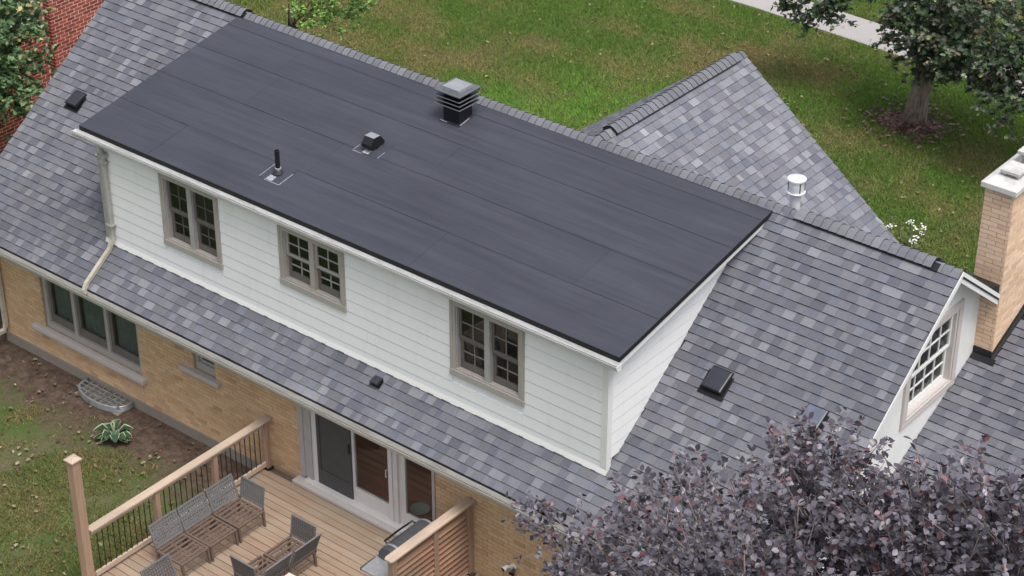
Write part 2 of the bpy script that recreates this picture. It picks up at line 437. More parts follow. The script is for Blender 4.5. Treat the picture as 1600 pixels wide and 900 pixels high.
def keep_main(u,v,u0,u1):
    x=XL+u; y=EY+v/sl
    if y>.02 and DX0+.02<x<DX1-.02: return False
    return True
shingle_field((XL,EY,RP(EY)),X,(0,1,P),XR-XL,(RY-EY)*sl,keep_main,main_roof,300,okpix=lambda x,y:x>985 and y<640)
wsl=math.sqrt(1+WP*WP)
# wing, right slope: courses run along Y, tabs lightened to paint in the stronger sun
def keep_wr2(u,v,u0,u1):
    y=RY+u; x=wx1-v/wsl
    return WR(x)>RF(y)-.10
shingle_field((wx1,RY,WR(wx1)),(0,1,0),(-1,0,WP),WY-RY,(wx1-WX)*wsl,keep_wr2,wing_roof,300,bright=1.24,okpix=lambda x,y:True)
def keep_wl(u,v,u0,u1):
    y=WY-u; x=wx0+v/wsl
    return WR(x)>RF(y)-.10
shingle_field((wx0,WY,WR(wx0)),(0,-1,0),(1,0,WP),WY-RY,(wx1-WX)*wsl,keep_wl,wing_roof,0)
asl=math.sqrt(1+AP*AP)
CHX0,CHX1,CHY0,CHY1=2.92,3.375,5.2,6.6
def keep_a(u,v,u0,u1):
    x=AX0+u; y=AY0+v/asl
    return not (x<CHX1+.05 and y>CHY0-.08)
shingle_field((AX0,AY0,AR(AY0)),X,(0,1,AP),AX1-AX0,(AY1-AY0)*asl,keep_a,addition_roof,60,okpix=lambda x,y:y<690)
# far slopes are out of sight: plain courses of wide strips
mb=MB()
for r in range(30):
    y0=RY+.15+r*.118; y1=y0+.13
    if y1>FY: break
    for x0 in np.arange(XL,(XR if y1<5.1 else 2.5)-.01,.5):
        c=rnd.choice(TP); mb.hexa([(x0,y1,RF(y1)-.012),(x0+.49,y1,RF(y1)-.012),(x0+.49,y0,RF(y0)-.012),(x0,y0,RF(y0)-.012),(x0,y1,RF(y1)+.012),(x0+.49,y1,RF(y1)+.012),(x0+.49,y0,RF(y0)+.001),(x0,y0,RF(y0)+.001)],c)
# drop strips inside the wing or chimney
keepf=[]
for i,f in enumerate(mb.f):
    cxm=sum(mb.v[j][0] for j in f)/4; cym=sum(mb.v[j][1] for j in f)/4
    if WR(cxm)>RF(cym)+.02 and wx0<cxm<wx1: continue
    if cxm>XR or (cxm>CHX0-.3 and CHY0-.1<cym): continue
    keepf.append(i)
mb.f=[mb.f[i] for i in keepf]; mb.c=[mb.c[i] for i in keepf]
tag(build('far_shingle_courses',mb,M['shingle'],main_roof),kind='stuff')

# ---- ridge caps
def ridge_caps(a, b, side1, side2, parent, raised=(), wid=.145, step=.142):
    a=Vector(a); b=Vector(b); T=(b-a).normalized(); L=(b-a).length
    s1=Vector(side1).normalized(); s2=Vector(side2).normalized()
    t=0
    while t<L-.02:
        e=.004+(.045 if any(r0<=t<=r1 for r0,r1 in raised) else 0)
        q_=rnd.uniform(.94,1.06)*1.12; t_=rnd.choice(TP); c=tuple((x*.5+.5*y_)*q_ for x,y_ in zip(t_,(.133,.136,.147))); t1=min(t+step*1.25,L+.02)
        m1=MB(); n1=s1.cross(T); n1 = n1 if n1.z>0 else -n1; n2=s2.cross(T); n2 = n2 if n2.z>0 else -n2
        pts=[]
        for tt,h in ((t,.020),(t1,.004)):
            bpt=a+T*tt
            up=Z
            ring=[bpt+s1*wid+n1*(h+e), bpt+s1*.05+n1*(h+e), bpt+Z*(h+e-.012), bpt+s2*.05+n2*(h+e), bpt+s2*wid+n2*(h+e)]
            low=[bpt+s2*wid+n2*(e-.004), bpt+Z*(e-.035), bpt+s1*wid+n1*(e-.004)]
            pts.append(ring+low)
        q=pts[0]+pts[1]; m_=8
        fs=[(i,i+1,m_+i+1,m_+i) for i in range(7)]+[(7,0,m_,m_+7)]+[(0,7,6,1),(1,6,2),(2,6,3),(3,6,5,4)]
        o=len(m1.v); m1.v+= [tuple(p) for p in q]
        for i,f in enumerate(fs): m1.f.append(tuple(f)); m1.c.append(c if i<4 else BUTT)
        build('ridge_cap_shingle',m1,M['shingle'],parent)
        t+=step
    for r0,r1 in raised:
        m1=MB()
        for s_ in (s1,s2):
            n_=s_.cross(T); n_=n_ if n_.z>0 else -n_
            p0=a+T*r0+s_*(wid+.012); p1=a+T*r1+s_*(wid+.012); q0=a+T*r0+s_*.03; q1=a+T*r1+s_*.03
            m1.hexa([p0+n_*.002,p1+n_*.002,q1+n_*.002,q0+n_*.002,p0+n_*.040,p1+n_*.040,q1+n_*.040,q0+n_*.040])
        build('ridge_vent',m1,M['black_gloss'],parent)
s_b=(0,-1,-P); s_f=(0,1,-P)
ridge_caps((XR-.01,RY,RZ),(XL,RY,RZ),s_b,s_f,main_roof,raised=((.33,2.62),(14.3,17.2)))
ridge_caps((WX,RY+.12,RZ+.004),(WX,WY,RZ+.004),(1,0,-WP),(-1,0,-WP),wing_roof,raised=((.28,3.72),))

# ---- eave, fascia, gutters
mb=MB(); mb.box((XL+.02,EY+.012,2.385),(XR-.02,EY+.045,2.51)); mb.box((XL+.03,EY+.045,2.385),(XR-.03,-.29,2.41))
build('fascia',mb,M['white_trim'],house)
def gutter(name,x0,x1,yb,zt,mat,parent,w_=.125,h=.115,t=.006):
    mb=MB()
    prof=[(0,0),(0,-h),(-w_*.62,-h),(-w_*.72,-h*.75),(-w_*.86,-h*.55),(-w_,-h*.1),(-w_,0),(-w_+.016,0)]
    off=[]
    for i,p in enumerate(prof):     # inner offset profile
        off.append((min(max(p[0]+ (t if p[0]<-w_*.5 else -t),-w_+t),-t), max(p[1]+ (t if p[1]<-h*.2 else 0),-h+t)))
    ring=prof+off[::-1]; m_=len(ring)
    vs=[(x0,yb+a,zt+b) for a,b in ring]+[(x1,yb+a,zt+b) for a,b in ring]
    fs=[(i,(i+1)%m_,m_+(i+1)%m_,m_+i) for i in range(m_)]
    mb.add(vs,fs)
    for xe,d in ((x0,-t),(x1,t)):
        mb.prism([(xe,yb+a,zt+b) for a,b in prof[:7]],(d,0,0))
    g=build(name,mb,mat,parent)
    return g
eave_gutter=gutter('eave_gutter',XL+.02,XR-.05,EY-.004,2.500,M['old_gutter'],house)

# ---- rear brick wall with openings
WYO=-.30
OPEN=[(-12.46,-9.88,.78,2.5),(-8.48,-7.95,1.53,2.5),(-6.00,-3.05,.38,2.5),(-.55,1.25,1.05,2.5)]
xs=sorted({-13.65,3.05,*[a for o_ in OPEN for a in o_[:2]]}); mb=MB()
for a,b in zip(xs[:-1],xs[1:]):
    zt=2.39; zb=.20
    for o_ in OPEN:
        if o_[0]<=a+1e-6 and b<=o_[1]+1e-6: zt=o_[2]
    mb.box((a,WYO+.004,zb),(b,WYO+.16,zt))
brick_wall=build('brick_wall',mb,M['mortar_tan'],house)
mb=MB(); mb.box((-13.62,WYO+.165,.2),(-13.45,8,2.5)); mb.box((-13.62,7.8,.2),(3.0,7.97,2.5))
mb.prism([(-13.64,WYO+.02,2.4),(-13.64,7.97,2.4),(-13.64,RY,RZ-.2)],(.15,0,0))
mb.box((wx0+.5,7.75,.2),(wx1-.5,7.62,3)); mb.prism([(wx0+.45,7.7,3),(wx1-.45,7.7,3),(WX,7.7,RZ-.2)],(0,-.1,0))
build('outer_walls',mb,M['mortar_tan'],house)
mb=MB(); mb.box((-13.69,WYO-.025,-.3),(3.09,WYO+.16,.199)); mb.box((-13.69,WYO+.16,-.3),(-13.45,8,.199))
build('foundation',mb,M['foundation'],house)
TAN=[srgb(184,153,121),srgb(180,149,117),srgb(187,157,126),srgb(176,145,114),srgb(182,150,117),srgb(185,155,123)]*5+[srgb(164,133,103),srgb(186,159,130)]
def brick_field(fr,ulen,vlen,parent,cols,n_single,opens=(),L=.21,H=.075,j=.009,depth=.012,okpix=None,bright=1.,corner=True,inset=0.):
    o,U,V,N=fr; items=[]
    rows=int(round(vlen/H))
    for r in range(rows):
        u=-(L/2 if r%2 else 0)
        while u<ulen-.02:
            u0=max(u+j/2,0); u1=min(u+L-j/2,ulen); v0=r*H+j/2; v1=(r+1)*H-j/2
            u+=L
            segs=[(u0,u1)]
            for a,b,c_,d_ in opens:
                if v1>c_+.01 and v0<d_:
                    ns=[]
                    for s0,s1 in segs:
                        if s1<=a or s0>=b: ns.append((s0,s1))
                        else:
                            if s0<a-.03: ns.append((s0,a-.004))
                            if s1>b+.03: ns.append((b+.004,s1))
                    segs=ns
            for s0,s1 in segs:
                if s1-s0>.03:
                    c=rnd.choice(cols); f=bright*1.18*rnd.uniform(.95,1.05); items.append((s0,s1,v0,v1,depth+rnd.uniform(-.0015,.0015),tuple(x*f for x in c)))
    def one(mb,t):
        Q=lambda u,v,n_:o+U*u+V*v+N*n_
        u0,u1,v0,v1,d,c=t
        mb.hexa([Q(u0,v0,-.03),Q(u1,v0,-.03),Q(u1,v1,-.03),Q(u0,v1,-.03),Q(u0,v0,d),Q(u1,v0,d),Q(u1,v1,d),Q(u0,v1,d)],c,skip=(0,))
    cand=[]
    for i,t in enumerate(items):
        px,py,d=pix(o+U*((t[0]+t[1])/2)+V*t[2])
        if 2<px<1598 and 2<py<898 and (okpix is None or okpix(px,py)): cand.append((-(t[1]-t[0])/d/d,i))
    cand.sort(); single={i for _,i in cand[:n_single]}; rest=MB()
    for i,t in enumerate(items):
        if i in single:
            m1=MB(); one(m1,t); build('brick',m1,M['brick'],parent)
        else: one(rest,t)
    if rest.v: tag(build('brick_courses',rest,M['brick'],parent),kind='stuff')
fr=(Vector((-13.65,WYO,.20)),X,Z,-Y)
brick_field(fr,16.7,2.2,brick_wall,TAN,300,[(a+13.65,b+13.65,c_-.2,d_-.2) for a,b,c_,d_ in OPEN],j=.008,depth=.006,
            okpix=lambda x,y:x<880 and (y>520+x*.32))

# ---- indoors behind the openings
mb=MB(); mb.box((-6.3,-.13,.30),(-2.6,4.0,.372)); fl=build('floor',mb,M['foundation'],house)
y=-.125; i=0
while y<3.9:
    mb=MB(); mb.box((-6.28,y,.373),(-2.62,y+.078,.384)); build('floorboard',mb,M['floor_wood'],fl); y+=.081
mb=MB(); mb.box((-6.35,-.12,.3),(-6.30,4,2.6)); mb.box((-2.6,-.12,.3),(-2.55,4,2.6)); mb.box((-6.35,4,.3),(-2.55,4.05,2.6)); mb.box((-6.35,-.12,2.6),(-2.55,4.05,2.65)); build('interior_wall',mb,M['room_paint'],house); mb=MB()
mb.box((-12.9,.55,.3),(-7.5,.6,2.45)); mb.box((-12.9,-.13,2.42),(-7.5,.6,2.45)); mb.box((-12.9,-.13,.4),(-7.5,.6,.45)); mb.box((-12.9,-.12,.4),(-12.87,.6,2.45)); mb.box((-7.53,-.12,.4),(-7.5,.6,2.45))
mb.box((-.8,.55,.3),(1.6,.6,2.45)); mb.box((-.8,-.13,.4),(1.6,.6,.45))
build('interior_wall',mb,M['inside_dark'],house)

# ---- windows
def ring_frame(mb,fr,u0,u1,v0,v1,w_,n0,n1,wb=None,wt=None,col=None):
    wb=w_ if wb is None else wb; wt=w_ if wt is None else wt
    mb.fbox(fr,u0,u0+w_,v0,v1,n0,n1,col); mb.fbox(fr,u1-w_,u1,v0,v1,n0,n1,col)
    mb.fbox(fr,u0+w_,u1-w_,v0,v0+wb,n0,n1,col); mb.fbox(fr,u0+w_,u1-w_,v1-wt,v1,n0,n1,col)
def pane(fr,u0,u1,v0,v1,n_,parent,name='pane',mat='glass'):
    m1=MB(); m1.fbox(fr,u0,u1,v0,v1,n_,n_+.004); build(name,m1,M[mat],parent)
def sash(fr,u0,u1,v0,v1,n0,parent,cols_,rows_,fw=.04,fmat='sash',mmat='muntin',mw=.016,fb=None):
    m1=MB(); ring_frame(m1,fr,u0,u1,v0,v1,fw,n0,n0+.035,wb=fb or fw); s_=build('sash',m1,M[fmat],parent)
    a0,a1,b0,b1=u0+fw,u1-fw,v0+(fb or fw),v1-fw
    for i in range(cols_):
        for j in range(rows_):
            pane(fr,a0+(a1-a0)*i/cols_+.001,a0+(a1-a0)*(i+1)/cols_-.001,b0+(b1-b0)*j/rows_+.001,b0+(b1-b0)*(j+1)/rows_-.001,n0+.012,parent)
    m1=MB()
    for i in range(1,cols_): u=a0+(a1-a0)*i/cols_; m1.fbox(fr,u-mw/2,u+mw/2,b0,b1,n0+.008,n0+.028)
    for j in range(1,rows_):
        v=b0+(b1-b0)*j/rows_; us=[a0]+[a0+(a1-a0)*i/cols_ for i in range(1,cols_)]+[a1]
        for p,q in zip(us[:-1],us[1:]): m1.fbox(fr,p+(mw/2 if p>a0 else 0),q-(mw/2 if q<a1 else 0),v-mw/2,v+mw/2,n0+.008,n0+.028)
    if m1.v: build('muntin',m1,M[mmat],parent)
def twin_window(x0,x1,z0,z1,style,label):
    fr=(Vector((0,0,0)),X,Z,-Y)
    m1=MB(); cw=.105
    m1.fbox(fr,x0,x0+cw,z0+.11,z1,-.02,.045); m1.fbox(fr,x1-cw,x1,z0+.11,z1,-.02,.045); m1.fbox(fr,x0+cw,x1-cw,z1-.07,z1,-.02,.045)
    m1.fbox(fr,x0+.02,x0+cw*.55,z0+.112,z1-.002,.045,.056); m1.fbox(fr,x1-cw*.55,x1-.02,z0+.112,z1-.002,.045,.056)
    win=build('window',m1,M['taupe'],house); win['label']=label
    m1=MB(); m1.fbox(fr,x0-.004,x1+.004,z0,z0+.108,-.02,.06); m1.fbox(fr,x0+cw,x1-cw,z0+.109,z0+.135,-.05,.04); build('sill',m1,M['taupe'],win,bevel=.006)
    xm=(x0+x1)/2; mm_=M['muntin'] if style!=1 else M['taupe']
    m1=MB(); m1.fbox(fr,xm-.05,xm+.05,z0+.136,z1-.071,-.06,.034); build('mullion',m1,mm_,win)
    m1=MB(); m1.fbox(fr,x0+cw,x0+cw+.025,z0+.136,z1-.071,-.06,.02); build('jamb_strip',m1,mm_,win)
    m1=MB(); m1.fbox(fr,x1-cw-.025,x1-cw,z0+.136,z1-.071,-.06,.02); build('jamb_strip',m1,mm_,win)
    zm=z0+.136+(z1-.07-z0-.136)*.5
    for a,b in ((x0+cw+.026,xm-.051),(xm+.051,x1-cw-.026)):
        if style==1:   # outer sash raised, pale
            sash(fr,a,b,zm-.02,z1-.072,-.045,win,2,2,.042,'taupe','muntin')
            sash(fr,a+.002,b-.002,z0+.137,zm-.022,-.082,win,2,2,.05,'sash','muntin',fb=.11)
        else:
            sash(fr,a,b,zm-.02,z1-.072,-.055,win,2,2,.045,'sash','muntin_dark' if style==0 else 'muntin_mid',.013)
            sash(fr,a+.002,b-.002,z0+.137,zm-.022,-.088,win,2,2,.055,'sash','muntin_dark' if style==0 else 'muntin_mid',.014,fb=.10)
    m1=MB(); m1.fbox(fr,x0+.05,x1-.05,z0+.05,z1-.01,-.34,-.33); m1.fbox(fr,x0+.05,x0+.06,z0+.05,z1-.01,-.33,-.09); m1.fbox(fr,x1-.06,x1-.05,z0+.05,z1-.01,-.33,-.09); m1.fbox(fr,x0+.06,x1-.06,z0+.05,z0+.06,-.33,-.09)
    build('dark_backing',m1,M['inside_dark'],win)  # dark box stands in for room shade behind the glass
    return win
DW=[(-9.23,-7.84,3.60,4.95),(-6.49,-5.06,3.87,4.95),(-2.92,-1.49,3.63,4.95)]
twin_window(*DW[0],0,'twin sash window with dark screens nearest the downspout')
twin_window(*DW[1],1,'shorter twin window with pale raised upper sashes')
twin_window(*DW[2],2,'tall twin sash window nearest the open dormer corner')

# big three-pane window
fr=(Vector((0,WYO+.06,0)),X,Z,-Y); a,b,z0,z1=-12.46,-9.88,.78,2.40
m1=MB(); ring_frame(m1,fr,a,b,z0,z1,.085,-.08,.02,wb=.11); bw=build('window',m1,M['taupe'],house); bw['label']='wide three-pane window with dark curtains'
m1=MB(); uu=[a+.085,-11.66,-10.78,b-.085]
for u in uu[1:3]:
    m1=MB(); m1.fbox(fr,u-.04,u+.04,z0+.11,z1-.085,-.08,.012); build('mullion',m1,M['taupe'],bw)
for i in range(3):
    u0=uu[i]+(.041 if i else .001); u1=uu[i+1]-(.041 if i<2 else .001)
    m1=MB(); ring_frame(m1,fr,u0,u1,z0+.111,z1-.086,.07,-.075,-.03,wb=.16); build('sash',m1,M['sash'],bw)
    pane(fr,u0+.07,u1-.07,z0+.271,z1-.156,-.055,bw)
    m1=MB(); n_=36; pts=[]
    for k in range(n_+1):
        u=u0+.05+(u1-u0-.09)*k/n_; pts.append((u,WYO+.19+.022*math.sin(k*1.5+i)+.012*math.sin(k*.7)))
    m1.add([(u,y,z0+.05) for u,y in pts]+[(u,y,z1) for u,y in pts],[(k,k+1,n_+2+k,n_+1+k) for k in range(n_)])
    build('curtain',m1,M['curtain'],bw,smooth=True)
m1=MB(); m1.box((a-.28,WYO-.11,z0-.10),(b+.12,WYO+.07,z0-.004)); build('sill',m1,M['stone_sill'],bw,bevel=.008)
# small window
a,b,z0,z1=-8.48,-7.95,1.53,2.40
m1=MB(); ring_frame(m1,fr,a,b,z0,z1,.07,-.08,.015,wb=.14); sw=build('window',m1,M['taupe'],house); sw['label']='small single window with a stone sill'
sash(fr,a+.071,b-.071,z0+.141,z1-.071,-.06,sw,1,1,.045,'muntin')
m1=MB(); m1.box((a-.27,WYO-.10,z0-.09),(b+.13,WYO+.07,z0-.004)); build('sill',m1,M['stone_sill'],sw,bevel=.008)
# window behind the purple tree
a,b,z0,z1=-.55,1.25,1.05,2.40
m1=MB(); ring_frame(m1,fr,a,b,z0,z1,.11,-.08,.03); rw=build('window',m1,M['taupe'],house); rw['label']='dark window half hidden by purple leaves'
sash(fr,a+.111,(a+b)/2-.002,z0+.111,z1-.111,-.06,rw,1,1,.06,'sash'); sash(fr,(a+b)/2+.002,b-.111,z0+.111,z1-.111,-.06,rw,1,1,.06,'sash')
m1=MB(); m1.box((a-.1,WYO-.1,z0-.09),(b+.1,WYO+.07,z0-.004)); build('sill',m1,M['stone_sill'],rw,bevel=.008)

# ---- sliding patio door
fr=(Vector((0,WYO,0)),X,Z,-Y)
m1=MB(); m1.fbox(fr,-6.0,-5.90,.46,2.4,-.12,.035); m1.fbox(fr,-5.90,-5.80,.46,2.4,-.12,.015); m1.fbox(fr,-5.80,-5.73,.46,2.4,-.12,.03)
m1.fbox(fr,-3.10,-3.05,.46,2.4,-.12,.02); m1.fbox(fr,-5.73,-3.10,2.33,2.4,-.12,.02)
door=build('patio_door',m1,M['door_grey'],house); door['label']='three-panel sliding glass patio door'
m1=MB(); m1.fbox(fr,-6.06,-3.0,.36,.42,-.10,.20); build('step_sill',m1,M['stone_sill'],door,bevel=.006)
m1=MB(); m1.fbox(fr,-5.86,-3.12,.421,.462,-.12,.12); build('threshold',m1,M['door_white'],door)
# white stiles
for q_ in ((-5.73,-5.62,-.09,.0),(-4.03,-3.95,-.11,.025),(-3.95,-3.88,-.11,.0),(-3.88,-3.84,-.11,.02)):
    m1=MB(); m1.fbox(fr,q_[0],q_[1],.463,2.33,q_[2],q_[3]); build('mullion',m1,M['door_white'],door)
m1=MB(); ring_frame(m1,fr,-5.62,-4.86,.463,2.33,.07,-.02,.008,wb=.30); sd_=build('screen_door',m1,M['screen_grey'],door)
m1=MB(); m1.fbox(fr,-5.55,-4.93,.763,2.26,-.008,-.004); build('insect_screen',m1,M['screen_grey'],door)
m1=MB(); m1.fbox(fr,-4.90,-4.87,1.38,1.56,.008,.03); build('handle',m1,M['black_metal'],door)
for u0,u1,wl in ((-4.86,-4.03,.055),(-3.84,-3.10,.13)):
    m1=MB(); m1.fbox(fr,u0+.001,u0+wl,.463,2.33,-.07,-.022); m1.fbox(fr,u1-.045,u1-.001,.463,2.33,-.07,-.022); m1.fbox(fr,u0+wl,u1-.045,.463,.72,-.07,-.022); m1.fbox(fr,u0+wl,u1-.045,2.22,2.33,-.07,-.022)
    build('door_leaf',m1,M['door_white'],door); pane(fr,u0+wl,u1-.045,.72,2.22,-.048,door)
m1=MB(); m1.fbox(fr,-5.615,-4.87,.5,2.3,-.075,-.07); build('pane',m1,M['glass'],door)
m1=MB(); m1.tube([(-4.09,WYO+.01,1.28),(-4.09,WYO-.015,1.28),(-4.09,WYO-.015,1.42),(-4.09,WYO+.01,1.42)],.008,6); build('handle',m1,M['flue_metal'],door)
m1=MB(); m1.lathe((-3.84,.20,.386),[(.06,0),(.075,.01),(.13,.05),(.165,.085),(.170,.09),(.155,.085),(.11,.045),(.05,.02)],24)
tag(build('bowl',m1,M['bowl'],smooth=True),'pale green bowl on the dark floor behind the patio door','bowl')

# ---- dormer
fr=(Vector((0,0,0)),X,Z,-Y)
m1=MB()
xs=[DX0+.02]+[v for d in DW for v in (d[0]+.06,d[1]-.06)]+[DX1-.02]
for i in range(0,len(xs),2): m1.box((xs[i],.002,3.0),(xs[i+1],.08,5.14))
for d in DW: m1.box((d[0]+.06,.002,3.0),(d[1]-.06,.08,d[2]+.06))
for xa,xb in ((DX0+.02,DX0+.1),(DX1-.1,DX1-.016)):
    m1.prism([(xa,.08,3.1),(xa,3.7,5.85),(xa,3.7,DZ(3.7)-.12),(xa,.08,DZ(.08)-.12)],(xb-xa,0,0))
dormer_wall=build('dormer_wall',m1,M['siding'],house)
EX=.2085; z=3.10; zs=[3.10,3.28]
while zs[-1]+EX<4.95: zs.append(zs[-1]+EX)
zs.append(5.06)
for i in range(len(zs)-1):
    za,zb=zs[i],zs[i+1]
    segs=[(DX0+.16,DX1-.075)]
    for d in DW:
        if zb>d[2]+.002:
            ns=[]
            for s0,s1 in segs:
                if s1<=d[0] or s0>=d[1]: ns.append((s0,s1))
                else: ns+= [(s0,d[0]+.02),(d[1]-.02,s1)]
            # board under the sill is notched, not cut, when it is crossed only at its top
            segs=ns if zb>d[2]+.06 else segs
    cut=[]
    for s0,s1 in segs:
        j_=s0+rnd.uniform(1.6,3.4)
        while j_<s1-.5: cut.append((s0,j_-.002)); s0=j_+.002; j_+=3.66
        cut.append((s0,s1))
    for s0,s1 in cut:
        m1=MB(); Q=lambda u,v,n_:Vector((u,-n_,v))
        lo=.020; hi=.007
        m1.hexa([Q(s0,za,0),Q(s1,za,0),Q(s1,zb-.011,0),Q(s0,zb-.011,0),Q(s0,za,.030),Q(s1,za,.030),Q(s1,zb-.011,.024),Q(s0,zb-.011,.024)])
        build('siding_board',m1,M['siding'],dormer_wall)
# right-hand cheek boards
zs2=[3.12]
while zs2[-1]<5.8: zs2.append(zs2[-1]+EX)
for za,zb in zip(zs2[:-1],zs2[1:]):
    zb2=zb-.010
    def yr(z_): return (z_-3.11)/P+.03
    def yl(z_): return max(.075,(z_-5.267+.115)/DS-.118)
    pl=[(yl(za),za),(yr(za),za),(yr(zb2),zb2),(yl(zb2),zb2)]
    if yr(za)-yl(za)<.05 : continue
    if pl[3][0]>pl[2][0]: continue
    m1=MB(); (a0,_),(a1,_),(a2,_),(a3,_)=pl
    m1.hexa([(-.004,a0,za),(-.004,a1,za),(-.004,a2,zb2),(-.004,a3,zb2),(.030,a0,za),(.030,a1,za),(.024,a2,zb2),(.024,a3,zb2)])
    build('siding_board',m1,M['siding'],dormer_wall)
m1=MB(); m1.box((DX1-.075,-.034,3.06),(DX1+.034,.0,5.08)); m1.box((DX1+.0,.0005,3.09),(DX1+.034,.075,5.12)); build('corner_board',m1,M['white_trim'],dormer_wall)
m1=MB(); m1.box((DX0-.02,-.034,3.06),(DX0+.16,.0,5.08)); m1.box((DX0-.02,.0005,3.1),(DX0+.0,.09,5.1))
for zz in np.arange(3.3,4.9,.2085): m1.box((DX0+.02,-.040,zz),(DX0+.06,-.0345,zz+.12))
build('corner_board',m1,M['grey_pipe'],dormer_wall)
m1=MB(); m1.hexa([(DX0-.03,-.06,3.085),(DX1+.04,-.06,3.085),(DX1+.03,.0,3.09),(DX0-.03,.0,3.09),(DX0-.03,-.05,3.12),(DX1+.04,-.05,3.12),(DX1+.03,-.032,3.175),(DX0-.03,-.032,3.175)]); build('base_flashing',m1,M['white_trim'],dormer_wall)
# dormer roof
RX0,RX1=-11.042,.266; YB,YC=-.118,3.70
m1=MB(); m1.prism([(RX0+.012,YB+.012,DZ(YB)-.012),(RX1-.012,YB+.012,DZ(YB)-.012),(RX1-.012,YC,DZ(YC)-.012),(RX0+.012,YC,DZ(YC)-.012)],(0,0,-.055))
dormer_roof=build('dormer_roof',m1,M['black_metal'],house)
m1=MB()   # metal drip edge
m1.hexa([(RX0,YB,DZ(YB)-.080),(RX1,YB,DZ(YB)-.080),(RX1,YB+.01,DZ(YB)-.080),(RX0,YB+.01,DZ(YB)-.080),(RX0,YB,DZ(YB)-.001),(RX1,YB,DZ(YB)-.001),(RX1,YB+.01,DZ(YB)+.001),(RX0,YB+.01,DZ(YB)+.001)])
for xe,s_ in ((RX0,1),(RX1,-1)):
    xa,xb=sorted((xe,xe+s_*.01)); m1.hexa([(xa,YB+.0101,DZ(YB)-.080),(xb,YB+.0101,DZ(YB)-.080),(xb,YC,DZ(YC)-.085),(xa,YC,DZ(YC)-.085),(xa,YB+.0101,DZ(YB)-.001),(xb,YB+.0101,DZ(YB)-.001),(xb,YC,DZ(YC)-.001),(xa,YC,DZ(YC)-.001)])
build('drip_edge',m1,M['matte_black'],dormer_roof)
m1=MB()   # fascia and soffit
m1.box((RX0+.03,YB+.02,5.04),(RX1-.03,YB+.045,DZ(YB)-.07))
for xa in (RX0+.025,RX1-.05):
    m1.hexa([(xa,YB+.046,DZ(YB)-.19),(xa+.025,YB+.046,DZ(YB)-.19),(xa+.025,YC-.05,DZ(YC)-.19),(xa,YC-.05,DZ(YC)-.19),(xa,YB+.046,DZ(YB)-.068),(xa+.025,YB+.046,DZ(YB)-.068),(xa+.025,YC-.05,DZ(YC)-.068),(xa,YC-.05,DZ(YC)-.068)])
m1.box((RX0+.05,YB+.046,5.041),(RX1-.051,.0,5.055))
m1.hexa([(DX1+.03,.01,DZ(.01)-.14),(RX1-.051,.01,DZ(.01)-.14),(RX1-.051,YC-.1,DZ(YC-.1)-.14),(DX1+.03,YC-.1,DZ(YC-.1)-.14)]+[(DX1+.03,.01,DZ(.01)-.12),(RX1-.051,.01,DZ(.01)-.12),(RX1-.051,YC-.1,DZ(YC-.1)-.12),(DX1+.03,YC-.1,DZ(YC-.1)-.12)])
build('soffit',m1,M['white_trim'],dormer_roof)
# membrane sheets, each lapped 2-3 mm over the one below
ys=[YB+.001,.82,1.74,2.66,3.42,3.67]; laps=[[-9.3,-3.6],[-6.6,-1.2],[-8.9,-4.85],[-9.1,-6.9,-2.5],[-5.2]]
for i in range(5):
    xsx=[RX0+.001]+laps[i]+[RX1-.001]
    for j in range(len(xsx)-1):
        ya,yb=ys[i],ys[i+1]+(.07 if i<4 else 0)
        t0=.0035+.0025*(1 if i else 0)+.0005*j; t1=.0008
        xa,xb=xsx[j]-(.06 if j else 0),xsx[j+1]
        m1=MB(); la=.0025 if j else 0
        m1.hexa([(xa,ya,DZ(ya)-.013),(xb,ya,DZ(ya)-.013),(xb,yb,DZ(yb)-.013),(xa,yb,DZ(yb)-.013),(xa,ya,DZ(ya)+t0+la),(xb,ya,DZ(ya)+t0),(xb,yb,DZ(yb)+t1),(xa,yb,DZ(yb)+t1+la)])
        build('membrane_sheet',m1,M['membrane'],dormer_roof)
m1=MB()   # bead of sealant along every lap
for i in range(1,5):
    y=ys[i]; m1.hexa([(RX0+.01,y-.006,DZ(y-.006)),(RX1-.01,y-.006,DZ(y-.006)),(RX1-.01,y+.001,DZ(y)),(RX0+.01,y+.001,DZ(y)),(RX0+.01,y-.004,DZ(y)+.004),(RX1-.01,y-.004,DZ(y)+.004),(RX1-.01,y,DZ(y)+.0062),(RX0+.01,y,DZ(y)+.0062)])
build('seam_bead',m1,M['seam'],dormer_roof)
m1=MB()
for i in range(5):
    for xj in laps[i]:
        ya,yb=ys[i]+.01,ys[i+1]-.01; xa=xj-.063
        m1.hexa([(xa-.004,ya,DZ(ya)),(xa+.001,ya,DZ(ya)),(xa+.001,yb,DZ(yb)),(xa-.004,yb,DZ(yb)),(xa-.0035,ya,DZ(ya)+.0065),(xa+.001,ya,DZ(ya)+.0085),(xa+.001,yb,DZ(yb)+.005),(xa-.0035,yb,DZ(yb)+.004)])
build('lap_bead',m1,M['dark_cap'],dormer_roof)
gutter('dormer_gutter',RX0-.08,RX1+.03,YB+.006,DZ(YB)-.088,M['gutter'],house,.125,.105)
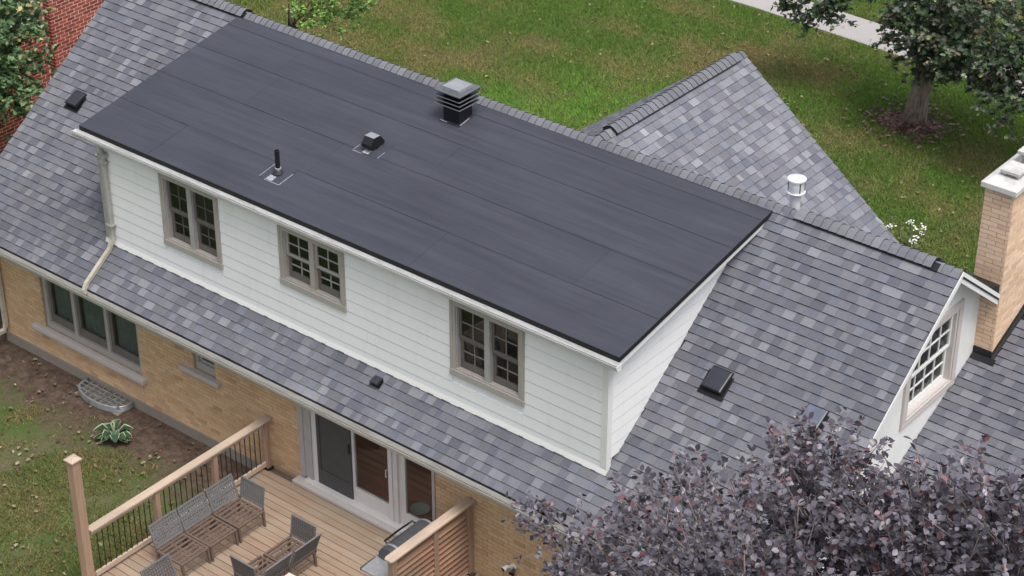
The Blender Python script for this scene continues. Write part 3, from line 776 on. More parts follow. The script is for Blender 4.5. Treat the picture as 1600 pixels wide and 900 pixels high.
# downspout: outlet, offset, wall pipe, shoe across the shingles
def sqpipe(mb,pts,w_=.040): mb.tube(pts,w_*1.25,4,sq=True)
m1=MB(); sqpipe(m1,[(-10.535,-.17,5.07),(-10.535,-.17,4.98),(-10.535,-.10,4.86),(-10.535,-.09,3.30)]); dsp=build('downspout',m1,M['grey_pipe'],house)
dsp['label']='grey dormer downspout turning onto the shingles'
m1=MB(); sqpipe(m1,[(-10.535,-.09,3.33),(-10.535,-.10,3.22),(-10.545,-.17,3.07),(-10.56,-.62,2.72),(-10.56,-.735,2.64),(-10.56,-.80,2.53),(-10.56,-.805,2.46)],.038); build('elbow_pipe',m1,M['cream_pipe'],dsp)
for za,zb in ((4.72,4.75),(3.5,3.53),(4.83,4.90)):
    m1=MB(); m1.box((-10.605,-.145,za),(-10.465,-.035,zb)); build('strap',m1,M['grey_pipe'],dsp)
# corner downspout of the rear wall
m1=MB(); sqpipe(m1,[(-13.60,-.82,2.42),(-13.60,-.82,2.32),(-13.60,-.38,2.05),(-13.60,-.37,.42),(-13.60,-.42,.30),(-13.85,-.95,.12),(-14.1,-1.3,.06)],.042)
d2=build('downspout',m1,M['cream_pipe'],house); d2['label']='cream corner downspout at the left end of the wall'

# ---- gable end, rake, chimney
GX=3.07
m1=MB()
wy0,wy1,wz0,wz1=3.12,4.50,3.62,4.98
tri=lambda y_: RP(y_)-.14 if y_<RY else RF(y_)-.14
def gpoly(pts): m1.prism([(GX-.15,a_,b_) for a_,b_ in pts],(.15,0,0))
gpoly([(-.28,.2),(wy0,.2),(wy0,tri(wy0)),(-.28,tri(-.28))])
gpoly([(wy1,.2),(7.95,.2),(7.95,tri(7.95)),(wy1,tri(wy1))])
gpoly([(wy0,.2),(wy1,.2),(wy1,wz0),(wy0,wz0)])
gpoly([(wy0,wz1),(wy1,wz1),(wy1,tri(wy1)),(RY,tri(RY)),(wy0,tri(wy0))])
build('gable_wall',m1,M['stucco'],house)
m1=MB()   # rake boards
for f_,y0,y1 in ((RP,EY+.01,RY),(RF,RY,CHY0-.01)):
    m1.hexa([(XR-.045,y0,f_(y0)-.20),(XR-.012,y0,f_(y0)-.20),(XR-.012,y1,f_(y1)-.20),(XR-.045,y1,f_(y1)-.20),(XR-.045,y0,f_(y0)-.018),(XR-.012,y0,f_(y0)-.018),(XR-.012,y1,f_(y1)-.018),(XR-.045,y1,f_(y1)-.018)])
    m1.hexa([(XR-.011,y0,f_(y0)-.085),(XR+.012,y0,f_(y0)-.085),(XR+.012,y1,f_(y1)-.085),(XR-.011,y1,f_(y1)-.085),(XR-.011,y0,f_(y0)-.012),(XR+.012,y0,f_(y0)-.012),(XR+.012,y1,f_(y1)-.012),(XR-.011,y1,f_(y1)-.012)])
    m1.hexa([(GX+.002,y0,f_(y0)-.15),(XR-.046,y0,f_(y0)-.15),(XR-.046,y1,f_(y1)-.15),(GX+.002,y1,f_(y1)-.15),(GX+.002,y0,f_(y0)-.13),(XR-.046,y0,f_(y0)-.13),(XR-.046,y1,f_(y1)-.13),(GX+.002,y1,f_(y1)-.13)])
build('rake_board',m1,M['white_trim'],house)
m1=MB()
for f_,y0,y1 in ((RP,EY,RY),):
    m1.hexa([(XL-.012,y0,f_(y0)-.17),(XL+.02,y0,f_(y0)-.17),(XL+.02,y1,f_(y1)-.17),(XL-.012,y1,f_(y1)-.17),(XL-.012,y0,f_(y0)-.02),(XL+.02,y0,f_(y0)-.02),(XL+.02,y1,f_(y1)-.02),(XL-.012,y1,f_(y1)-.02)])
build('rake_board',m1,M['white_trim'],house)
# gable window
fr=(Vector((GX,0,0)),Y,Z,X)
m1=MB(); ring_frame(m1,fr,wy0-.1,wy1+.1,wz0-.0,wz1+.1,.115,-.02,.04,wb=.06); ring_frame(m1,fr,wy0+.016,wy1-.016,wz0+.061,wz1-.016,.05,-.10,.02,wb=.03)
gw=build('window',m1,M['pale_taupe'],house); gw['label']='many-paned sash window in the white gable'
m1=MB(); m1.fbox(fr,wy0-.10,wy1+.10,wz0-.05,wz0-.001,-.05,.042); build('sill',m1,M['pale_taupe'],gw,bevel=.006)
zm=(wz0+wz1)/2+.02
sash(fr,wy0+.067,wy1-.067,zm-.02,wz1-.067,-.07,gw,4,2,.045,'white_trim','white_trim',.02); sash(fr,wy0+.069,wy1-.069,wz0+.092,zm-.022,-.108,gw,4,2,.045,'white_trim','white_trim',.02,fb=.07)
m1=MB(); m1.fbox(fr,wy0,wy1,wz0,wz1,-.5,-.49); build('dark_backing',m1,M['inside_dark'],gw)
# chimney
m1=MB(); m1.box((CHX0+.006,CHY0+.006,2.0),(CHX1-.006,CHY1-.006,6.64)); chim=build('chimney',m1,M['mortar_tan'],house); chim['label']='tall tan brick chimney with pale concrete crown'
CT=[srgb(202,175,151),srgb(197,169,145),srgb(206,180,157),srgb(191,163,140),srgb(200,171,144)]
brick_field((Vector((CHX0,CHY0,3.6)),X,Z,-Y),CHX1-CHX0,3.04,chim,CT,140,L=.27,H=.076,j=.010,depth=.004)
brick_field((Vector((CHX1,CHY0+.004,3.6)),Y,Z,X),CHY1-CHY0,3.04,chim,CT,150,L=.27,H=.076,j=.010,depth=.004)
brick_field((Vector((CHX0,CHY1,3.6)),-Y,Z,-X),CHY1-CHY0,3.04,chim,CT,0,L=.27,H=.076,j=.010,depth=.004)
m1=MB()
ov=.06; x0,x1,y0,y1=CHX0-ov,CHX1+ov,CHY0-ov,CHY1+ov
m1.box((x0,y0,6.645),(x1,y1,6.73)); m1.hexa([(x0,y0,6.7305),(x1,y0,6.7305),(x1,y1,6.7305),(x0,y1,6.7305),(x0+.1,y0+.1,6.765),(x1-.1,y0+.1,6.765),(x1-.1,y1-.1,6.765),(x0+.1,y1-.1,6.765)])
build('crown',m1,M['cap_concrete'],chim,bevel=.006)
for yy,zz in ((5.42,6.80),(5.92,6.90)):
    m1=MB(); m1.box((CHX0+.09,yy,zz+.012),(CHX1-.06,yy+.36,zz+.065)); fc=build('flue_cap',m1,M['cap_concrete'],chim,bevel=.008)
    for dx in (CHX0+.12,CHX1-.13):
        for dy in (yy+.04,yy+.28):
            m1=MB(); m1.box((dx,dy,6.75),(dx+.04,dy+.04,zz+.012)); build('flue_cap_foot',m1,M['cap_concrete'],chim)
m1=MB()   # step flashing on the addition roof and apron, and on the far slope
m1.hexa([(CHX1+.006,CHY0-.03,AR(CHY0-.03)),(CHX1+.018,CHY0-.03,AR(CHY0-.03)),(CHX1+.018,CHY1,AR(CHY1)),(CHX1+.006,CHY1,AR(CHY1)),(CHX1+.006,CHY0-.03,AR(CHY0)+.10),(CHX1+.018,CHY0-.03,AR(CHY0)+.10),(CHX1+.018,CHY1,AR(CHY1)+.10),(CHX1+.006,CHY1,AR(CHY1)+.10)])
m1.hexa([(CHX1+.0181,CHY0-.03,AR(CHY0)),(CHX1+.06,CHY0-.03,AR(CHY0)),(CHX1+.06,CHY1,AR(CHY1)),(CHX1+.0181,CHY1,AR(CHY1)),(CHX1+.0181,CHY0-.03,AR(CHY0)+.026),(CHX1+.06,CHY0-.03,AR(CHY0)+.022),(CHX1+.06,CHY1,AR(CHY1)+.022),(CHX1+.0181,CHY1,AR(CHY1)+.026)])
m1.box((GX+.01,CHY0-.024,AR(CHY0)-.02),(CHX1+.005,CHY0-.006,AR(CHY0)+.13))
m1.hexa([(GX+.01,CHY0-.12,AR(CHY0-.12)),(CHX1+.1,CHY0-.12,AR(CHY0-.12)),(CHX1+.1,CHY0-.031,AR(CHY0)),(GX+.01,CHY0-.031,AR(CHY0))]+[(GX+.01,CHY0-.12,AR(CHY0-.12)+.02),(CHX1+.1,CHY0-.12,AR(CHY0-.12)+.02),(CHX1+.1,CHY0-.031,AR(CHY0)+.024),(GX+.01,CHY0-.031,AR(CHY0)+.024)])
m1.hexa([(CHX0-.10,CHY0-.28,RF(CHY0-.28)+.0),(CHX1-.02,CHY0-.28,RF(CHY0-.28)),(CHX1-.02,CHY0-.006,RF(CHY0)),(CHX0-.10,CHY0-.006,RF(CHY0)),(CHX0-.10,CHY0-.28,RF(CHY0-.28)+.024),(CHX1-.02,CHY0-.28,RF(CHY0-.28)+.024),(CHX1-.02,CHY0-.006,RF(CHY0)+.15),(CHX0-.10,CHY0-.006,RF(CHY0)+.17)])
build('flashing',m1,M['black_metal'],chim)
# addition walls
m1=MB(); m1.box((3.09,1.35,0),(9.4,1.5,AR(1.35)-.14)); m1.prism([(9.25,1.5,0),(9.25,11,0),(9.25,11,2.9),(9.25,AY1,AR(AY1)-.16),(9.25,1.5,AR(1.5)-.16)],(.14,0,0))
build('addition_wall',m1,M['mortar_tan'],house)
gutter('addition_gutter',3.4,AX1,AY0+.01,AR(AY0)-.02,M['old_gutter'],house)

# ================================================================== ROOF FITTINGS
def roof_frame(x,y,slope,z):
    V=Vector((0,1,slope)).normalized(); return (Vector((x,y,z)),X,V,X.cross(V))
def box_vent(x,y,wd,ln,label,cap='dark_cap',h=.10):
    fr=roof_frame(x,y,P,RP(y)); o=empty('roof_vent',(x,y,RP(y)),label,'roof vent','black box vents on the shingles')
    m1=MB(); m1.fbox(fr,-wd*.60,wd*.60,-ln*.66,ln*.30,.024,.032); build('base_flange',m1,M['black_metal'],o)
    m1=MB(); m1.fbox(fr,-wd*.40,wd*.40,-ln*.40,ln*.29,.0321,h-.02); build('throat',m1,M['black_metal'],o)
    m1=MB(); Q=lambda u,v,n_:fr[0]+fr[1]*u+fr[2]*v+fr[3]*n_
    a,b=wd/2,ln/2
    m1.hexa([Q(-a,-b,h-.045),Q(a,-b,h-.045),Q(a,b,.03),Q(-a,b,.03),Q(-a*.93,-b*.93,h+.03),Q(a*.93,-b*.93,h+.03),Q(a*.93,b*.93,h-.03),Q(-a*.93,b*.93,h-.03)])
    build('hood',m1,M['black_gloss'],o,bevel=.012)
    m1=MB(); a*=.86; b*=.86
    m1.hexa([Q(-a,-b,h+.012),Q(a,-b,h+.012),Q(a,b,h-.045),Q(-a,b,h-.045),Q(-a,-b,h+.036),Q(a,-b,h+.036),Q(a,b,h-.022),Q(-a,b,h-.022)])
    build('hood_top',m1,M[cap],o,bevel=.004)
    return o
box_vent(-13.27,1.66,.30,.34,'black box vent on the shingles left of the dormer')
box_vent(-4.29,-.19,.17,.16,'small black exhaust vent on the shingle strip below the dormer',h=.09)
box_vent(.87,1.53,.36,.40,'black box vent on the open shingles right of the dormer')
box_vent(2.47,1.56,.34,.38,'slate grey vent box peeking above the purple leaves',cap='slate_cap')
# thin exhaust damper below the small vent: plumbing pipe on the membrane
def on_roof(x,y): return Vector((x,y,DZ(y)))
x,y=-7.05,.60; b0=on_roof(x,y); o=empty('vent_pipe',b0,'black plumbing vent pipe standing on the flat roof','vent pipe')
fr=(b0,X,Vector((0,1,DS)).normalized(),X.cross(Vector((0,1,DS)).normalized()))
m1=MB(); m1.fbox(fr,-.22,.22,-.22,.22,.006,.0095); build('patch',m1,M['membrane'],o)
m1=MB()
m1.fbox(fr,-.232,-.221,-.2,.22,.004,.009); m1.fbox(fr,.221,.232,-.22,.1,.004,.009); m1.fbox(fr,-.1,.22,-.232,-.221,.004,.009); build('sealant_line',m1,M['lap_white'],o)
m1=MB(); m1.fbox(fr,-.08,.05,-.21,-.09,.0096,.013); build('sealant_smear',m1,M['lap_white'],o)
m1=MB(); m1.lathe(b0,[(.095,-.01),(.085,.03),(.06,.06),(.05,.10)],18); build('boot',m1,M['dark_cap'],o,smooth=True)
m1=MB(); m1.lathe(b0,[(.053,.095),(.053,.115),(.046,.116)],18); build('clamp',m1,M['lap_white'],o)
m1=MB(); m1.lathe(b0,[(.040,.05),(.040,.42),(.030,.42),(.030,.40)],18); build('pipe',m1,M['black_gloss'],o,smooth=False)
M['louvre_edge']=plain('pale_louvre_edge',(.16,.165,.18),.3)  # paler rim around each black louvre blade
M['vent_lid']=plain('sky_sheen_lid',(.10,.104,.118),.2)  # lightened base stands in for sky reflected on the black lid
M['vent_lid2']=plain('sky_sheen_cap',(.24,.25,.27),.22)  # paler still, sky sheen painted onto the black tops
# hooded exhaust
x,y=-6.17,1.90; b0=on_roof(x,y); o=empty('exhaust_hood',b0,'black hooded exhaust vent in the middle of the flat roof','exhaust vent')
fr=(b0,X,Vector((0,1,DS)).normalized(),X.cross(Vector((0,1,DS)).normalized()))
m1=MB(); m1.fbox(fr,-.24,.26,-.22,.22,.006,.0095); build('patch',m1,M['membrane'],o)
m1=MB(); m1.fbox(fr,-.25,-.06,-.231,-.221,.004,.0095); m1.fbox(fr,.261,.271,-.2,-.02,.004,.009); m1.fbox(fr,-.251,-.241,-.2,-.05,.004,.009); build('sealant_line',m1,M['lap_white'],o)
m1=MB(); m1.fbox(fr,-.07,.06,-.20,-.10,.0096,.013); build('sealant_smear',m1,M['lap_white'],o)
m1=MB(); m1.lathe(b0,[(.10,0),(.09,.06),(.085,.12)],18); build('collar',m1,M['black_metal'],o)
Q=lambda u,v,z_:b0+Vector((u,v,z_))
m1=MB(); prof=[(-.17,.06),(-.17,.12),(-.09,.22),(.07,.22),(.17,.10),(.17,.06)]
m1.prism([Q(-.10,a,b) for a,b in prof],(.20,0,0)); build('hood',m1,M['black_gloss'],o,bevel=.006)
m1=MB(); m1.hexa([Q(-.097,-.086,.2215),Q(.097,-.086,.2215),Q(.097,.066,.2215),Q(-.097,.066,.2215),Q(-.097,-.086,.2265),Q(.097,-.086,.2265),Q(.097,.066,.2265),Q(-.097,.066,.2265)]); build('hood_top',m1,M['vent_lid2'],o)
# big square louvred vent
x,y=-5.50,3.22; b0=on_roof(x,y); o=empty('louvred_roof_vent',b0,'tall black square louvred vent by the ridge of the flat roof','roof vent')
Q=lambda u,v,z_:b0+Vector((u,v,z_))
m1=MB(); fr=(b0,X,Vector((0,1,DS)).normalized(),X.cross(Vector((0,1,DS)).normalized())); m1.fbox(fr,-.21,.21,-.22,.22,.006,.016); build('base_flange',m1,M['dark_cap'],o)
m1=MB(); m1.fbox(fr,-.20,-.06,-.215,-.20,.0161,.022); m1.fbox(fr,.195,.21,-.18,.05,.0161,.022); build('sealant_smear',m1,M['lap_white'],o)
a=.165; m1=MB(); m1.prism([Q(-a,-a,-.03),Q(a,-a,-.03),Q(a,a,.03),Q(-a,a,.03)],(0,0,.30)); build('curb',m1,M['black_metal'],o)
m1=MB(); m1.box(Q(-.155,-.155,.262),Q(.155,.155,.52)); build('core',m1,M['black_metal'],o)
for k in range(3):
    z_=.295+k*.072; m1=MB(); e=.268
    ring_frame(m1,(Q(0,0,z_),X,Y,Z),-e,e,-e,e,.012,-.006,.005); lv=build('louvre',m1,M['louvre_edge'],o)
    m1=MB(); ring_frame(m1,(Q(0,0,z_),X,Y,Z),-e+.0121,e-.0121,-e+.0121,e-.0121,.10,-.006,.004); build('louvre_blade',m1,M['black_metal'],o)
m1=MB(); m1.box(Q(-.275,-.275,.521),Q(.275,.275,.542)); build('lid',m1,M['vent_lid'],o,bevel=.004)
m1=MB(); m1.hexa([Q(-.175,-.175,.5425),Q(.175,-.175,.5425),Q(.175,.175,.5425),Q(-.175,.175,.5425),Q(-.172,-.172,.590),Q(.172,-.172,.590),Q(.172,.172,.590),Q(-.172,.172,.590)]); build('cap',m1,M['vent_lid2'],o)
# bright metal flue behind the ridge
fx,fy=-.06,4.90; fz=RF(fy); o=empty('metal_flue',(fx,fy,fz),'shiny galvanised flue pipe with a round cap behind the ridge','flue')
T=lambda *p:[(r,z_) for r,z_ in p]
ft=5.66
m1=MB(); m1.lathe((fx,fy,0),T((.085,fz-.1),(.085,ft-.02),(.075,ft)),20); build('pipe',m1,M['flue_metal'],o,smooth=False)
m1=MB(); m1.lathe((fx,fy,0),T((.09,ft-.06),(.145,ft-.02),(.15,ft),(.12,ft+.005)),24); build('skirt',m1,M['flue_metal'],o)
m1=MB(); m1.lathe((fx,fy,0),T((.128,ft+.0),(.128,ft+.21)),24); build('cap_drum',m1,M['flue_metal'],o,smooth=False)
m1=MB(); m1.lathe((fx,fy,0),T((.15,ft+.2),(.15,ft+.225),(.08,ft+.245),(.0,ft+.25)),24); build('cap_lid',m1,M['flue_metal'],o)
m1=MB()
for g in (-2.35,-.55,.5,1.8,2.9):
    c_,s_=math.cos(g),math.sin(g); m1=MB(); m1.tube([(fx+.127*c_,fy+.127*s_,ft+.02),(fx+.127*c_,fy+.127*s_,ft+.19)],.009,5); build('drum_slot',m1,M['black_metal'],o)

# ================================================================== DECK
DK=.35
deck=empty('deck',(-4.5,-3,0),'reddish brown timber deck of long boards behind the patio door','deck')
m1=MB(); m1.box((-6.72,-.34,DK-.19),(-2.22,-5.6,DK-.045)); build('joist_frame',m1,M['twig_brown'],deck)
y=-.49; i=0
while y>-5.6:
    y1=y-.135; xs=[-6.80,-2.15]
    if i%3==1: xs=[-6.80,-4.55+rnd.uniform(-.8,.8),-2.15]
    for a,b in zip(xs[:-1],xs[1:]):
        m1=MB(); z_=DK+rnd.uniform(-.0015,.0015); m1.box((a+.002,y1,DK-.036),(b-.002,y,z_)); build('deck_board',m1,M['deck'],deck,bevel=.004)
    y=y1-.011; i+=1
for q_ in (-6.84,-2.146):
    m1=MB(); m1.box((q_,-.36,DK-.2),(q_+.034,-5.6,DK-.002)); build('rim_board',m1,M['rail_wood'],deck)
for xx in (-6.6,-4.5,-2.4):
    for yy in (-.9,-3,-5.3): m1=MB(); m1.box((xx-.06,yy-.06,-.2),(xx+.06,yy+.06,DK-.191)); build('footing_post',m1,M['post_wood'],deck)
# railing
rail=empty('deck_railing',(-6.68,-2.3,DK),'wooden deck railing with flat cap and thin black balusters','railing')
RXc=-6.68
m1=MB(); m1.box((RXc-.075,-.34,1.315),(RXc+.075,-4.25,1.352)); build('cap_rail',m1,M['rail_wood'],rail,bevel=.005)
PY=[-.44,-1.62,-2.88]
ends=[-.44-.045,-1.62+.045,-1.62-.045,-2.88+.045,-2.88-.045,-4.22]
for a,b in zip(ends[::2],ends[1::2]):
    m1=MB(); m1.box((RXc-.02,a,1.225),(RXc+.02,b,1.314)); build('upper_rail',m1,M['rail_wood'],rail,bevel=.004)
    m1=MB(); m1.box((RXc-.02,a,DK+.06),(RXc+.02,b,DK+.15)); build('lower_rail',m1,M['rail_wood'],rail,bevel=.004)
    nb=int(round(abs(a-b)/.112))
    for k in range(1,nb):
        yy=a+(b-a)*k/nb; m1=MB(); m1.tube([(RXc,yy,DK+.1),(RXc,yy,1.27)],.0085,6); build('baluster',m1,M['black_metal'],rail)
for yy in PY:
    m1=MB(); m1.box((RXc-.045,yy-.045,DK+.012),(RXc+.045,yy+.045,1.314)); build('post',m1,M['post_wood'],rail,bevel=.005)
    m1=MB(); m1.box((RXc-.075,yy-.075,DK+.001),(RXc+.075,yy+.075,DK+.0115)); build('post_base',m1,M['black_metal'],rail)
tp=empty('tall_post',(-6.76,-4.31,0),'tall cedar post with pale pyramid cap at the deck corner','post')
m1=MB(); m1.box((-6.835,-4.385,-.1),(-6.685,-4.235,2.66)); build('shaft',m1,M['post_wood'],tp,bevel=.008)
m1=MB(); c=Vector((-6.76,-4.31,2.661)); e=.10
m1.box(c+Vector((-e,-e,0)),c+Vector((e,e,.022))); m1.add([c+Vector((-e,-e,.0225)),c+Vector((e,-e,.0225)),c+Vector((e,e,.0225)),c+Vector((-e,e,.0225)),c+Vector((0,0,.07))],[(0,1,4),(1,2,4),(2,3,4),(3,0,4)])
build('cap',m1,M['rail_wood'],tp)
# louvred privacy screen
scr=empty('privacy_screen',(-2.28,-1.3,DK),'brown louvred timber privacy screen beside the grill','screen')
SX=-2.28
m1=MB()
m1.prism([(SX-.085,-.33,1.70),(SX+.085,-.33,1.70),(SX+.085,-2.22,1.70),(SX+.06,-2.27,1.70),(SX-.06,-2.27,1.70),(SX-.085,-2.22,1.70)][::-1],(0,0,.038)); build('cap_rail',m1,M['rail_wood'],scr,bevel=.006)
SY=[-.42,-1.22,-2.16]
for yy in SY:
    m1=MB(); m1.box((SX-.05,yy-.05,DK),(SX+.05,yy+.05,1.699)); build('post',m1,M['post_wood'],scr,bevel=.006)
for a,b in zip(SY[:-1],SY[1:]):
    m1=MB(); m1.box((SX-.03,a-.052,1.61),(SX+.03,b+.052,1.698)); build('upper_rail',m1,M['louver'],scr,bevel=.004)
    m1=MB(); m1.box((SX-.03,a-.052,DK+.02),(SX+.03,b+.052,DK+.08)); build('lower_rail',m1,M['rail_wood'],scr,bevel=.004)
    z_=DK+.13
    while z_<1.60:
        m1=MB(); d=Vector((.042,0,-.036)); nrm=Vector((.052,0,.056)).normalized()*.011; c0=Vector((SX,a-.053,z_)); c1=Vector((SX,b+.053,z_))
        m1.hexa([c0-d-nrm,c0+d-nrm,c1+d-nrm,c1-d-nrm,c0-d+nrm,c0+d+nrm,c1+d+nrm,c1-d+nrm]); build('louver',m1,M['louver'],scr,bevel=.003)
        z_+=.104

# ================================================================== DECK FURNITURE
def wicker(mb,p0,p1,h,lean,frame_mb):
    """woven panel standing on segment p0-p1 (bottom), height h, leaning by vector"""
    p0=Vector(p0); p1=Vector(p1); T=(p1-p0); L=T.length; T.normalize(); UP=(Z*h+Vector(lean)); H=UP.length; UP.normalize(); N_=T.cross(UP).normalized()
    fr=(p0,T,UP,N_)
    ring_frame(frame_mb,fr,0,L,0,H,.026,-.014,.014)
    nu,nv=11,7
    for i in range(nu+1):
        u=.026+(L-.052)*i/nu; g=.0135
        mb.fbox(fr,max(u-g,.0261),min(u+g,L-.0261),.0261,H-.0261,-.0045,.0045)
    for j in range(nv+1):
        v=.026+(H-.052)*j/nv; g=.0125; mb.fbox(fr,.0262,L-.0262,max(v-g,.0262),min(v+g,H-.0262),-.0062,.0062)
def seat_module(x,y,back,label,group,arms=(),dark=False,S_=.60):
    """x,y centre; back = direction of the backrest ('-x','+x'); arms: list of '+y','-y'"""
    o=empty('patio_seat',(x,y,DK),label,'patio chair',group); h=.30; a=S_/2-.008; zt=DK+h
    m1=MB()
    ring_frame(m1,(Vector((x,y,zt-.035)),X,Y,Z),-a,a,-a,a,.04,0,.035); build('seat_frame',m1,M['seat_metal'],o,bevel=.004)
    for k in range(5):
        u=-a+.095+(2*a-.19)*k/4; m1=MB()
        m1.box((x+u-.022,y-a+.041,zt-.018),(x+u+.022,y+a-.041,zt-.008)); build('seat_slat',m1,M['seat_metal'],o)
    m1=MB(); m1.box((x-a+.041,y-.02,zt-.034),(x+a-.041,y+.02,zt-.019)); build('seat_brace',m1,M['seat_metal'],o)
    for sx in (-1,1):
        for sy in (-1,1):
            px,py=x+sx*(a-.022),y+sy*(a-.022); m1=MB()
            q=.022; t=.016; ox=sx*.03
            m1.hexa([(px-t+ox,py-t,DK+.002),(px+t+ox,py-t,DK+.002),(px+t+ox,py+t,DK+.002),(px-t+ox,py+t,DK+.002),(px-q,py-q,zt-.036),(px+q,py-q,zt-.036),(px+q,py+q,zt-.036),(px-q,py+q,zt-.036)]); build('leg',m1,M['seat_metal'],o)
    for q_ in (x+a-.03,x-a+.012):
        m1=MB(); m1.box((q_,y-a+.03,DK+.10),(q_+.018,y+a-.03,DK+.118)); build('stretcher',m1,M['seat_metal'],o)
    for d in (back,)+tuple(arms):
        fm=MB(); wm=MB(); zb=zt+.03; hh=.38; hl=.14 if d in(back,) else .06; ins=.0
        if d=='-x': p0,p1,ln=(x-a,y+a-ins,zb),(x-a,y-a+ins,zb),(-hl,0,0)
        if d=='+x': p0,p1,ln=(x+a,y-a+ins,zb),(x+a,y+a-ins,zb),(hl,0,0)
        if d=='+y': p0,p1,ln=(x+a-.03,y+a+.004,zb),(x-a+.03,y+a+.004,zb),(0,hl,0)
        if d=='-y': p0,p1,ln=(x-a+.03,y-a-.004,zb),(x+a-.03,y-a-.004,zb),(0,-hl,0)
        wicker(wm,p0,p1,hh,ln,fm)
        part='backrest' if d==back else 'arm_panel'
        b_=build(part,wm,M['wicker_dark' if dark else 'wicker'],o); build(part+'_frame',fm,M['wicker'],o,bevel=.004)
        for pp in (p0,p1): m1=MB(); m1.tube([Vector(pp)-Vector((0,0,.06)),Vector(pp)+Vector((0,0,.02))],.016,6); build('bracket',m1,M['seat_metal'],o)
    return o
g='sectional patio seats on the deck'
seat_module(-5.895,-3.10,'-x','patio seat nearest the tall cedar post along the railing',g)
seat_module(-5.885,-2.50,'-x','middle patio seat of the three along the railing',g)
seat_module(-5.885,-1.885,'-x','patio seat with two wicker panels nearest the house along the railing',g,('+y',))
seat_module(-4.54,-2.10,'+x','patio seat facing the railing, the one nearer the house',g,('+y',),True)
seat_module(-4.56,-2.72,'+x','patio seat facing the railing, the one farther from the house',g,('-y',),True)
seat_module(-5.16,-3.93,'-x','patio seat at the bottom edge of the picture by the post',g,('-y',),True)
tb=empty('side_table',(-3.95,-2.98,DK),'small pale table at the bottom edge behind the patio seats','table')
m1=MB(); m1.box((-4.12,-2.93,.70),(-3.72,-2.53,.735)); build('table_top',m1,M['table_white'],tb,bevel=.005)
m1=MB(); m1.box((-4.10,-2.91,.45),(-3.74,-2.55,.47)); build('shelf',m1,M['table_white'],tb)
for sx in (-4.10,-3.77):
    for sy in (-2.91,-2.58): m1=MB(); m1.box((sx,sy,DK),(sx+.03,sy+.03,.699)); build('leg',m1,M['table_white'],tb)
# grill, facing -x
gr=empty('barbecue_grill',(-2.62,-1.25,DK),'charcoal gas grill with steel side shelf behind the louvred screen','grill')
gx=-2.68
m1=MB(); m1.box((gx-.24,-1.72,DK+.08),(gx+.2,-.85,DK+.62)); build('cart',m1,M['grill_dark'],gr,bevel=.01)
for k in range(2):
    m1=MB(); ya=-1.71+k*.43; m1.box((gx-.262,ya+.01,DK+.1),(gx-.2405,ya+.42,DK+.6)); dd=build('cart_door',m1,M['grill_silver'],gr,bevel=.006)
m1=MB(); m1.box((gx-.27,-1.76,DK+.621),(gx+.22,-.81,DK+.82)); build('firebox',m1,M['grill_dark'],gr,bevel=.012)
m1=MB(); m1.box((gx-.33,-1.74,DK+.68),(gx-.271,-.83,DK+.82)); cp=build('control_panel',m1,M['grill_silver'],gr,bevel=.01)
for k in range(4):
    m1=MB(); yy=-1.62+k*.22; m1.tube([(gx-.331,yy,DK+.75),(gx-.36,yy,DK+.75)],.026,12); build('knob',m1,M['black_gloss'],gr)
prof=[]
for k in range(9):
    t=math.pi*k/8; prof.append((-.02-.235*math.cos(t), .83+.26*math.sin(t)**.8))
def lid(y0,y1,sc=1.):
    m=MB(); m.prism([(gx+a*sc,y0,DK+.83+(b-.83)*sc) for a,b in prof],(0,y1-y0,0)); return m
build('lid',lid(-1.66,-.91),M['grill_dark'],gr,bevel=.006)
build('lid_end',lid(-1.70,-1.661,1.02),M['grill_silver'],gr,bevel=.004); build('lid_end',lid(-.909,-.87,1.02),M['grill_silver'],gr,bevel=.004)
build('lid_cheek',lid(-1.80,-1.701,.96),M['grill_dark'],gr,bevel=.02)
m1=MB(); m1.tube([(gx-.20,-1.6,DK+.98),(gx-.275,-1.6,DK+1.0),(gx-.285,-1.28,DK+1.005),(gx-.275,-.96,DK+1.0),(gx-.20,-.96,DK+.98)],.017,8); build('lid_handle',m1,M['black_metal'],gr,smooth=True)
m1=MB(); m1.hexa([(gx-.28,-2.14,DK+.76),(gx+.2,-2.14,DK+.76),(gx+.2,-1.765,DK+.78),(gx-.28,-1.765,DK+.78),(gx-.28,-2.14,DK+.81),(gx+.2,-2.14,DK+.81),(gx+.2,-1.765,DK+.83),(gx-.28,-1.765,DK+.83)]); build('side_shelf',m1,M['grill_silver'],gr,bevel=.015)
m1=MB(); m1.box((gx-.32,-2.12,DK+.74),(gx-.2805,-1.78,DK+.80)); build('shelf_edge',m1,M['grill_dark'],gr,bevel=.008)
for yy in (-1.66,-.91):
    for xx in (gx-.18,gx+.14): m1=MB(); m1.tube([(xx-.015,yy,DK+.04),(xx+.015,yy,DK+.04)],.038,12); build('caster',m1,M['black_metal'],gr)
